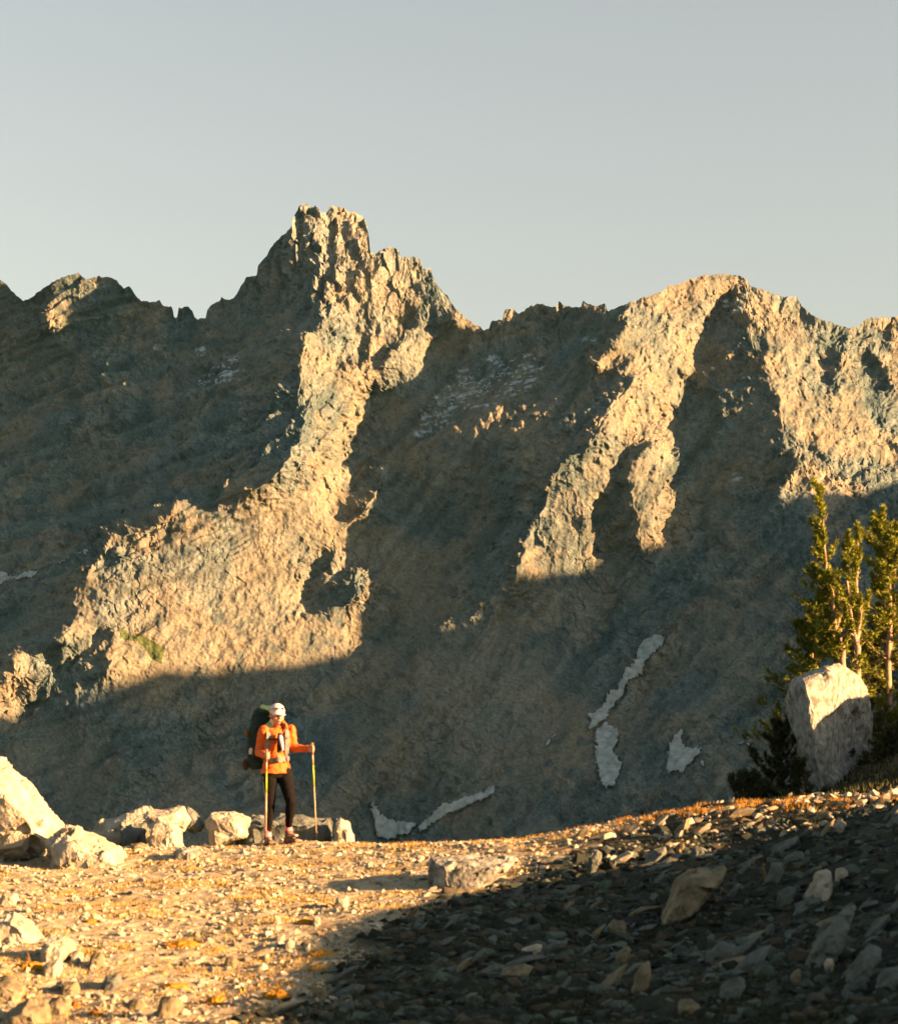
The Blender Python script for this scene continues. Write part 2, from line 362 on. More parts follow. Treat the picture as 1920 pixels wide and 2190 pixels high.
col = col*(1-0.35*crack)[:, None]
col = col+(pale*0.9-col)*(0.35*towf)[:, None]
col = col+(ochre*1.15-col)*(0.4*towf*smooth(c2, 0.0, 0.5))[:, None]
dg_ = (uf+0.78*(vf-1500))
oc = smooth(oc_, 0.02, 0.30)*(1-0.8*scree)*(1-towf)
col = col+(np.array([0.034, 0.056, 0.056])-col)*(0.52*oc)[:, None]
stre = perlin(np.stack([dg_/26+c1*0.8, vf/210, uf*0+14], 1))*smooth(uf, 430, 760)+perlin(np.stack([(vf+uf*0.33)/20+c1, uf/160, uf*0+15], 1))*(1-smooth(uf, 430, 760))
stre2 = perlin(np.stack([dg_/8+c1*1.5, vf/90, uf*0+17], 1))
col = col*(1+0.42*stre+0.10*stre2)[:, None]
browner = smooth(stre+0.8*sc, 0.0, 0.55)*(1-towf)*0.28
col = col+(np.array([0.098, 0.088, 0.062])-col)*browner[:, None]
# green growth on the lower spur, by the look of it juniper
gm = np.clip(inpoly(uf, vf, [(240,1250),(275,1262),(330,1295),(322,1325),(305,1318),(285,1290),(240,1272)]).astype(float), 0, 1)
green = gm*smooth(perlin(p/2.0+8), -1.0, -0.3)
col = col+(np.array([0.040, 0.052, 0.014])-col)*(green*0.9)[:, None]
# thin dusting of old snow
DUST = [[(840,800),(900,735),(1000,700),(1090,705),(1060,770),(980,815),(900,840),(850,890),(825,880)],[(370,780),(400,745),(480,700),(490,760),(420,770)],[(385,695),(410,690),(412,705),(390,712)],[(1440,600),(1475,590),(1490,625),(1450,640)],[(1160,668),(1195,672),(1185,690),(1160,685)],[(1410,790),(1462,765),(1455,778),(1425,797)],[(1450,950),(1495,948),(1490,958),(1452,962)]]
dm = np.zeros(N)
for q_ in DUST: dm = np.maximum(dm, inpoly(uf, vf, q_))
dm = sample(blur(np.clip(sum(inpoly(GU, GV, q_).astype(float) for q_ in DUST), 0, 1), 3), uf, vf)
sn = perlin(np.stack([uf/26, (uf*0.30+vf)/4.2, uf*0+1], 1))*0.8+0.7*perlin(p/1.7)+0.5*perlin(p/6.)-0.10
snow_f = smooth(sn, 0.13, 0.28)*smooth(dm, 0.25, 0.8)
col = col+(np.array([0.32, 0.35, 0.36])-col)*(snow_f*0.8)[:, None]
col = np.clip(col*np.array([0.83, 1.06, 1.22]), 0.012, 0.9)
# back of the ridge, falling away behind the skyline
nb = 14; top_row = pd.reshape(NR, -1, 3)[0]; back = []
for k in range(nb, 0, -1):
    b = top_row.copy(); b[:, 1] += 9*k+2; b[:, 2] -= 4+11*k; b[:, 2] += perlin(b/14)*6; back.append(b)
allp = np.concatenate([np.stack(back), pd.reshape(NR, -1, 3)], 0)
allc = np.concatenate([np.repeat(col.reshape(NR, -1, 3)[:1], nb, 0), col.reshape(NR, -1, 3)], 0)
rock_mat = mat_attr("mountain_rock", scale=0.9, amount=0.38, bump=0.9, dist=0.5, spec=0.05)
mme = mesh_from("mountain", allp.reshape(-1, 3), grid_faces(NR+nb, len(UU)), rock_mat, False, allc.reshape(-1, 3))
mountain = link("mountain", mme, kind='structure', label="craggy mountain range with a towered summit, sunlit spurs and shaded gullies")
# the range goes on to both sides, out of the frame
for sgn, colx in ((-1, 0), (1, -1)):
    e0 = allp[::8, colx]; ds = np.concatenate([[0], np.geomspace(3, 620, 60)]); strips = []
    zmin_ = e0[:, 2].min(); zr = (e0[:, 2]-zmin_)/np.ptp(e0[:, 2])
    for d_ in ds:
        q_ = e0.copy(); q_[:, 0] += sgn*d_; q_[:, 1] += (-0.10 if sgn > 0 else 0.12)*d_
        k_ = min(d_/25, 1); n1 = perlin(q_/60.)*16+perlin(q_/20.)*6+perlin(q_/7.)*2.2
        q_[:, 1] -= n1*k_; rid = perlin(np.array([[d_/55., sgn*3.3, 0.5]]))[0]*34+perlin(np.array([[d_/15., sgn*5.3, 0.5]]))[0]*9
        q_[:, 2] += k_*rid*zr-d_*0.05*zr; strips.append(q_)
    fl = np.stack(strips, 1)
    fme = mesh_from("mountain_flank", fl.reshape(-1, 3), grid_faces(fl.shape[0], fl.shape[1]), rock_mat, False, np.tile(np.array([0.10, 0.115, 0.105]), (fl.shape[0]*fl.shape[1], 1)))
    link("mountain_flank", fme, kind='structure', label="rocky mountain slopes continuing beyond the picture")
PD = pd.reshape(NR, -1, 3); NRM = nrm

def surf_pt(u, v, off=0.0):
    c = np.clip((u-UU[0])/1.9, 0, len(UU)-1.01); ci = int(c)
    ri = int(np.clip(np.searchsorted(VV[:, ci], v), 0, NR-2))
    return PD[ri, ci]+NRM[ri, ci]*off

# snow patches lying in the gullies: a slab with its own thickness over the rock
snow_mat = mat_plain("old_snow", (0.26, 0.325, 0.335), 0.8, 0.16, 0.5, 0.4, 1.5, 0.1, col2=(0.15, 0.19, 0.195))
Zs5 = lambda pts: [(896+x/2, 1120+y/2) for x, y in pts]
SNOW = [
 ("long narrow strip of old snow running down the shaded gully, the highest snow patch", Zs5([(820,275),(870,300),(850,340),(830,330),(790,390),(760,440),(720,470),(660,540),(640,580),(632,622),(600,640),(575,660),(555,660),(570,620),(550,605),(600,560),(630,500),(680,460),(730,390),(745,320)])),
 ("broad tongue of grey snow hanging below the long strip", Zs5([(632,628),(675,660),(670,700),(650,750),(685,790),(660,870),(625,910),(600,870),(580,790),(585,690),(578,662)])),
 ("wing-shaped snow patch right of the long tongue", Zs5([(930,660),(930,710),(960,740),(1010,740),(1000,770),(960,800),(935,835),(900,830),(865,825),(860,780),(880,720)])),
 ("thin bright snow streak nearest the boulder", Zs5([(1125,720),(1160,703),(1200,705),(1200,722),(1185,715),(1150,715)])),
 ("slanting snow wedge above the ridge crest right of the hiker", [(993,1558),(985,1575),(920,1610),(850,1650),(828,1665),(840,1640),(880,1600),(930,1580),(980,1558)]),
 ("dusty snow patch fading into scree beside the hiker's pole", [(745,1590),(757,1622),(790,1640),(830,1640),(820,1665),(770,1680),(750,1665),(738,1615)]),
 ("small faint snow fleck on the slope right of the wing-shaped patch", Zs5([(1010,790),(1028,800),(1014,818),(1002,806)])),
 ("short slender snow sliver on the dark slope above the snow wedge", [(1103,1455),(1113,1455),(1100,1470),(1081,1493),(1090,1470)]),
 ("pale snowfield in the shaded basin at the far left edge", [(-60,1125),(0,1129),(35,1134),(75,1132),(60,1147),(30,1154),(-60,1157)]),
 ("thin line of snow in the gully above the left snowfield", [(184,1080),(172,1092),(140,1108),(104,1124),(110,1116),(150,1097)]),
 ("tiny snow line where the sunlit spur meets the shaded wall", [(262,1027),(250,1040),(224,1053),(234,1044)]),
]
for lab, poly in SNOW:
    us_ = [a for a, b in poly]; vs_ = [b for a, b in poly]
    st_ = 2.0; ug = np.arange(min(us_)-4, max(us_)+4, st_); vg = np.arange(min(vs_)-4, max(vs_)+4, st_)
    A, B = np.meshgrid(ug, vg)
    wob = perlin(np.stack([A.ravel()/7, B.ravel()/7, A.ravel()*0], 1)).reshape(A.shape)*5
    wob2 = perlin(np.stack([A.ravel()/6+40, B.ravel()/9, A.ravel()*0], 1)).reshape(A.shape)*5
    wob = wob+perlin(np.stack([A.ravel()/2.6, B.ravel()/2.6, A.ravel()*0+5], 1)).reshape(A.shape)*4
    inn = inpoly(A+wob, B+wob2, poly)
    edge = blur(inn.astype(float), 2)
    idx = -np.ones(A.shape, int); vs3 = []; fs3 = []
    need = np.zeros(A.shape, bool); cellin = inn[:-1, :-1] & inn[1:, :-1] & inn[:-1, 1:] & inn[1:, 1:]
    # smooth depth so that the snow bridges the small stones
    pts = np.array([[surf_pt(a, b) for a in ug] for b in vg])
    for _ in range(3):
        pp = np.pad(pts, ((1, 1), (1, 1), (0, 0)), mode='edge')
        pts = (pp[:-2, 1:-1]+pp[2:, 1:-1]+pp[1:-1, :-2]+pp[1:-1, 2:]+2*pp[1:-1, 1:-1])/6
    dirs = pts/np.linalg.norm(pts, axis=-1)[..., None]
    front = pts-dirs*(0.5+1.3*np.clip(edge, 0, 1))[..., None]; rear = pts+dirs*1.5
    n_ = A.size
    allv = np.concatenate([front.reshape(-1, 3), rear.reshape(-1, 3)]); I = np.arange(n_).reshape(A.shape); fc = []
    R_, K_ = cellin.shape
    for r in range(R_):
        for c in range(K_):
            if not cellin[r, c]: continue
            a, b, cc, d = I[r, c], I[r+1, c], I[r+1, c+1], I[r, c+1]
            fc.append((a, b, cc, d)); fc.append((a+n_, d+n_, cc+n_, b+n_))
            if r == 0 or not cellin[r-1, c]: fc.append((a, d, d+n_, a+n_))
            if r == R_-1 or not cellin[r+1, c]: fc.append((b, b+n_, cc+n_, cc))
            if c == 0 or not cellin[r, c-1]: fc.append((a, a+n_, b+n_, b))
            if c == K_-1 or not cellin[r, c+1]: fc.append((d, cc, cc+n_, d+n_))
    if not fc: continue
    fc = np.array(fc); used, inv = np.unique(fc, return_inverse=True)
    me = mesh_from("snow_patch", allv[used], inv.reshape(fc.shape), snow_mat, True)
    link("snow_patch", me, label=lab, cat="snow patch")

# unseen spur out of frame to the right, crest shaped to cast the lower slopes' shade
XC = 430.0; cr = []
for bu, bv in BOUND:
    Yb = math.exp(float(sample(LM, np.array([bu]), np.array([bv]))[0])); pb = np.array([(bu-U0)/FOC*Yb, Yb, (V0-bv)/FOC*Yb])
    t_ = (XC-pb[0])/SUN[0]; c_ = pb+SUN*t_; cr.append((c_[1], c_[2]))
cr.sort(); print("crest", cr[0], cr[-1])
cy = np.array([c[0] for c in cr]); cz = np.array([c[1] for c in cr])
ys = np.concatenate([np.arange(90, cy[0], 12.0), np.arange(cy[0], cy[-1], 2.0), np.arange(cy[-1], cy[-1]+500, 12.0)])
zs = np.interp(ys, cy, cz)
zs = np.where(ys < cy[0], cz[0]*smooth(ys, 60, cy[0]-20)+0*ys, zs)
zs = np.where(ys > cy[-1], cz[-1]-(ys-cy[-1])*0.35, zs)
ts = np.concatenate([-np.arange(20, 0, -1)**1.35*6.0, np.arange(0, 20)**1.35*6.0]); ts[19] = -4
ts = np.sort(ts)
hx = XC+ts
HX, HY = np.meshgrid(hx, ys)
HZ = zs[:, None]-np.abs(HX-XC)*1.05
hp = np.stack([HX, HY, HZ], -1).reshape(-1, 3)
d_ = np.minimum(np.abs(HX-XC).ravel()/12.0, 1)
hp[:, 2] += (perlin(hp/25)*8+perlin(hp/7)*3)*d_
hp[:, 2] = np.maximum(hp[:, 2], -75)
hme = mesh_from("hill", hp, grid_faces(len(ys), len(hx)), rock_mat, False, np.tile(np.array([0.27, 0.24, 0.19]), (len(hp), 1)))
link("hill", hme, kind='structure', label="steep rocky spur on the near side of the valley")
# ------------------------------------------------------------------ the near ground
def pt3(u, v, Y): return ((u-U0)/FOC*Y, Y, (V0-v)/FOC*Y)
CP = [pt3(*a) for a in [
 (0,2044,13),(-300,2044,13),(400,2044,12.8),(670,2044,12.3),(0,1900,15.5),(400,1900,15.6),(700,1900,15.2),(0,1780,19.5),(400,1780,19.2),(640,1800,18),
 (0,1715,23),(300,1700,23.6),(545,1690,24),(575,1683,24.3),(700,1690,24.2),(-300,1700,24),(860,1688,23.8),(840,1775,18.6),
 (1000,1683,23.3),(1100,1669,22.8),(1200,1651,22.3),(1350,1628,21.8),(1480,1612,21.3),(1640,1603,20.8),(1790,1600,20.3),
 (1792,2044,10.0),(1300,2044,11),(1000,2044,11.8),(1792,1800,14.2),(1300,1800,16.3),(1050,1810,17.0),(850,1850,16.0),(1040,1760,18.8),(1500,1700,18.4),(1200,1720,19.2),
]]
CP += [(5,10,.04),(5.5,13.7,.44),(5.5,15.8,.42),(5.5,17,.16),(5.5,18.2,.0),(5.6,19,.08),(5.8,20,-.12),(7.5,20,.15),(8,10,.72),(8,14,.85),(8,17,.65),(11,19,.65),(11,12,1.3),(12,24,1.0),  # unseen ground right of the frame, heights shaped to cast the bank's shade
 (5.37,30,-.12),(5.0,28,-.35),(6.3,29.5,.12),(9.5,28.8,2.1),(3.8,28,-.72),(2.6,28,-1.6),(0,27.5,-1.75),(-2,27,-1.45),(-4,27,-1.25),(-7,28,-1.6),(-4,31,-3.2),(0,31,-3.4),(3,31,-2.2),  # includes an out-of-frame rise that shades the boulder's lower half
 (5,34,-1.0),(7,34,.1),(9,34,1.5),(8,40,0),(4,40,-4),(-4,40,-8),(-10,40,-8),(12,40,2),(-10,30,-3.5),(-9,20,-.9),(-9,13,-1.4),(-3,6,-1.75),(2,6,-1.6),(-9,6,-1.8),(8,6,.4),(13,30,2.5),(12,6,1.4)]
CP = np.array(CP)
def _tps(r2): return np.where(r2 > 1e-9, 0.5*r2*np.log(np.maximum(r2, 1e-9)), 0.0)
_n = len(CP); _A = np.zeros((_n+3, _n+3))
_d2 = ((CP[:, None, :2]-CP[None, :, :2])**2).sum(-1)
_A[:_n, :_n] = _tps(_d2)+np.eye(_n)*0.05
_A[:_n, _n] = 1; _A[:_n, _n+1:] = CP[:, :2]; _A[_n, :_n] = 1; _A[_n+1:, :_n] = CP[:, :2].T
_w = np.linalg.solve(_A, np.concatenate([CP[:, 2], np.zeros(3)]))
def valley(X, Y):
    z = -2.2-58*smooth(Y, 25, 300)-6*smooth(-X, 10, 120)
    z = z+smooth(X, 14, 200)*30*(1-smooth(Y, 60, 200))
    return z
def Gs(X, Y):
    X = np.asarray(X, float); Y = np.asarray(Y, float); s = X.shape
    x = X.ravel(); y = Y.ravel(); out = np.zeros(len(x))
    for a in range(0, len(x), 60000):
        b = slice(a, a+60000)
        d2 = (x[b, None]-CP[None, :, 0])**2+(y[b, None]-CP[None, :, 1])**2
        out[b] = _tps(d2)@_w[:_n]+_w[_n]+_w[_n+1]*x[b]+_w[_n+2]*y[b]
    return out.reshape(s)
# precomputed lattice, then bilinear: fast to query
_gx = np.arange(-11, 14.01, 0.1); _gy = np.arange(5, 43.01, 0.1)
_GG = Gs(*np.meshgrid(_gx, _gy))
def G(X, Y):
    X = np.asarray(X, float); Y = np.asarray(Y, float)
    a = np.clip((X+11)/0.1, 0, len(_gx)-1.001); b = np.clip((Y-5)/0.1, 0, len(_gy)-1.001)
    i = a.astype(int); j = b.astype(int); a = a-i; b = b-j
    g = (_GG[j, i]*(1-a)+_GG[j, i+1]*a)*(1-b)+(_GG[j+1, i]*(1-a)+_GG[j+1, i+1]*a)*b
    x = X.ravel(); y = Y.ravel(); z0 = np.zeros(x.size)
    n = perlin(np.stack([x/1.9, y/1.9, z0+3], 1))*0.055+perlin(np.stack([x/0.6, y/0.6, z0+5], 1))*0.035
    return g+n.reshape(X.shape)
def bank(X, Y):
    """1 on the dark soil bank and its painted shade at the right, 0 on the pale gravel flat"""
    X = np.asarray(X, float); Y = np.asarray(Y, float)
    edge = np.interp(Y, [8, 12.3, 15.5, 17.5, 19, 21, 23.5, 26], [-1.3, -.95, -.75, -.2, .5, 1.6, 3.2, 4.0])  # dark zone drawn out to the edge of the bank's cast shadow
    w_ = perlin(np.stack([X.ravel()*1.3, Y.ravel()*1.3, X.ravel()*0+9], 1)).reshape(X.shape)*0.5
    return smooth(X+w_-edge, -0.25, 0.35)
def hit(u, v, y0=8.0, y1=41.0):
    """where the sight line through (u, v) first meets the ground"""
    ys_ = np.arange(y0, y1, 0.04); xs_ = (u-U0)/FOC*ys_; zs_ = (V0-v)/FOC*ys_
    g = G(xs_, ys_); m = np.nonzero(zs_ < g)[0]
    if len(m) == 0: return None
    k = m[0]; return xs_[k], ys_[k], float(g[k])

gx = np.arange(-9.5, 12.01, 0.045); gy = np.concatenate([np.arange(6.0, 27.5, 0.045), np.arange(27.5, 42, 0.12)])
XX, YY = np.meshgrid(gx, gy); ZZ = G(XX, YY)
fp = np.stack([XX.ravel(), YY.ravel(), ZZ.ravel()], 1)
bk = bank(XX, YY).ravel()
r_ = perlin(fp/0.16); r2_ = facets(fp/0.11, 0.8, 0.7)[0]; r3_ = perlin(fp/0.35+8)
fp[:, 2] += r_*0.016+r2_*0.010+np.maximum(r3_, 0)*0.03*bk
m1 = perlin(fp/0.55+20); m2 = perlin(fp/0.14+40); m3 = perlin(fp/1.6+60)
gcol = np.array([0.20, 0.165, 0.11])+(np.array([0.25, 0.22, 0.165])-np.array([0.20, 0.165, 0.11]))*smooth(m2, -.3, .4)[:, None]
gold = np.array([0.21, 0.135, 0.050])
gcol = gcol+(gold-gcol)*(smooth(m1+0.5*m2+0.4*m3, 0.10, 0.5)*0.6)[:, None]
soil = np.array([0.016, 0.022, 0.018])+(np.array([0.036, 0.038, 0.027])-np.array([0.016, 0.022, 0.018]))*smooth(m1+m2*0.6, -0.2, 0.6)[:, None]  # bank soil colour, with the bank's shade painted in
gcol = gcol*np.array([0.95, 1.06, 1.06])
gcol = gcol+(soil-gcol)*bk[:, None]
farb = smooth(fp[:, 1], 25.5, 27.5); gcol = gcol+(np.array([0.08, 0.08, 0.05])-gcol)*(farb*0.8)[:, None]
# fold the rim of the sheet down into the coarse ground
rim = np.minimum.reduce([fp[:, 0]+9.5, 12-fp[:, 0], fp[:, 1]-6, 41.9-fp[:, 1]])
fp[:, 2] = np.where(rim < 0.06, fp[:, 2]-3.0, fp[:, 2])
ground_mat = mat_attr("alpine_soil", scale=26, amount=0.30, bump=0.6, dist=0.01, spec=0.05)
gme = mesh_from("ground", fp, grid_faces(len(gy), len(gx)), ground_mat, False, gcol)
link("ground", gme, kind='structure', label="stony alpine ground with a dark soil bank on the right")
# the valley around and below
vx = np.concatenate([-np.geomspace(1300, 12, 50), np.linspace(-11, 13, 30), np.geomspace(14, 1300, 50)])
vy = np.concatenate([-np.geomspace(400, 6, 30), np.linspace(-4, 42, 50), np.geomspace(43, 760, 70)])
VX, VY = np.meshgrid(vx, vy); zin = Gs(np.clip(VX, -9.5, 12), np.clip(VY, 6, 42))
dd = np.hypot(np.maximum(np.maximum(-9.5-VX, VX-12), 0), np.maximum(np.maximum(6-VY, VY-42), 0))
wgt = np.exp(-dd/18.0)
VZ = zin*wgt+valley(VX, VY)*(1-wgt)-0.12
inside = (VX > -9.3) & (VX < 11.8) & (VY > 6.3) & (VY < 41)
VZ = np.where(inside, VZ-1.4, VZ)
vp = np.stack([VX.ravel(), VY.ravel(), VZ.ravel()], 1)
vp[:, 2] += perlin(vp/30)*np.minimum(dd.ravel()/30, 5)*(np.abs(vp[:, 1]) > 0)*0.6
vme = mesh_from("valley", vp, grid_faces(len(vy), len(vx)), rock_mat, False, np.tile(np.array([0.06, 0.07, 0.055]), (len(vp), 1)))
link("valley", vme, kind='structure', label="grassy valley dropping away below the pass")

# ------------------------------------------------------------------ rocks
rock_pale = mat_plain("pale_granite", (0.296, 0.314, 0.275), 0.9, 0.2, 7.0, 1.0, 30, 0.1, col2=(0.163, 0.157, 0.120))
rock_grey = mat_plain("grey_rock", (0.100, 0.124, 0.121), 0.9, 0.2, 7.0, 0.8, 30, 0.1, col2=(0.046, 0.061, 0.058))
rock_tan = mat_plain("tan_rock", (0.163, 0.157, 0.111), 0.9, 0.2, 7.0, 0.8, 30, 0.1, col2=(0.067, 0.066, 0.043))
rock_lich = mat_plain("lichened_rock", (0.222, 0.248, 0.237), 0.9, 0.2, 9.0, 1.0, 24, 0.1, col2=(0.067, 0.078, 0.073))
RM = {'p': rock_pale, 'g': rock_grey, 't': rock_tan, 'l': rock_lich}
def hull_rock(rings, seed, cuts=3, rough=0.05, mat=rock_grey, name="rock", crisp=1.3):
    """angular rock: convex hull of the given points, subdivided, then broken into facets. points in world space; returns mesh and origin"""
    pts = np.array(rings); c = pts.mean(0); c[2] = pts[:, 2].min(); pts = pts-c
    size = np.ptp(pts, axis=0).mean()
    bm = bmesh.new()
    for q_ in pts: bm.verts.new(q_)
    r = bmesh.ops.convex_hull(bm, input=bm.verts)
    bmesh.ops.delete(bm, geom=list({g for g in r['geom_interior']+r['geom_unused'] if isinstance(g, bmesh.types.BMVert)}), context='VERTS')
    bmesh.ops.bevel(bm, geom=bm.edges[:], offset=size*0.035, segments=1, affect='EDGES', clamp_overlap=True)
    bmesh.ops.triangulate(bm, faces=bm.faces[:])
    for k in range(cuts+3):
        lim = size/(2.2**(cuts-0.3)) 
        long = [e for e in bm.edges if e.calc_length() > lim]
        if not long or len(bm.verts) > 9000: break
        bmesh.ops.subdivide_edges(bm, edges=long, cuts=1)
        bmesh.ops.triangulate(bm, faces=[f for f in bm.faces if len(f.verts) > 3])
    bm.normal_update()
    co = np.array([v.co[:] for v in bm.verts]); no = np.array([v.normal[:] for v in bm.verts])
    s = co/size+seed*3.17
    d = perlin(s*1.3)*0.5+facets(s*3.0+perlin(s*3)[:, None]*0.35, 0.9, 0.5)[0]*crisp*0.5+facets(s*8, 1, .3)[0]*0.15+perlin(s*9)*0.10-np.abs(perlin(s*1.9+5))*0.5
    co = co+no*(d*size*rough)[:, None]
    for v, q_ in zip(bm.verts, co): v.co = q_
    return bm_mesh(name, bm, mat), c
def outline_rock(outline, Y, thick, seed, mat, lean=0.25, sink=0.15, **kw):
    """a boulder whose silhouette from the path is the outline; its girth runs front to back by `thick` metres"""
    o = np.array([pt3(a, b, Y) for a, b in outline]); c = o.mean(0); zl = o[:, 2].min(); pts = []
    r_ = random.Random(seed)
    for k, f in ((0.0, 1.0), (-0.33, 0.86), (0.36, 0.88), (-0.5, 0.55), (0.55, 0.5)):
        for q_ in o:
            e = c+(q_-c)*f*r_.uniform(0.93, 1.0); e = e+np.array([0, k*thick, -abs(k)*lean*(q_[2]-zl)])
            if q_[2] < c[2]: e[2] -= sink*0.5
            pts.append(e)
    return hull_rock(pts, seed, mat=mat, **kw)
rock_no = [0]
def put_rock(outline, Y, thick, mat, label, group=None, cat="rock", name="rock", **kw):
    rock_no[0] += 1
    me, c = outline_rock(outline, Y, thick, rock_no[0], RM[mat], name=name, **kw)
    return link(name, me, label=label, cat=cat, group=group, loc=c)
Z1 = lambda pts: [(x/4.0, 1493.3+y/4.0) for x, y in pts]      # close-up of the lower left
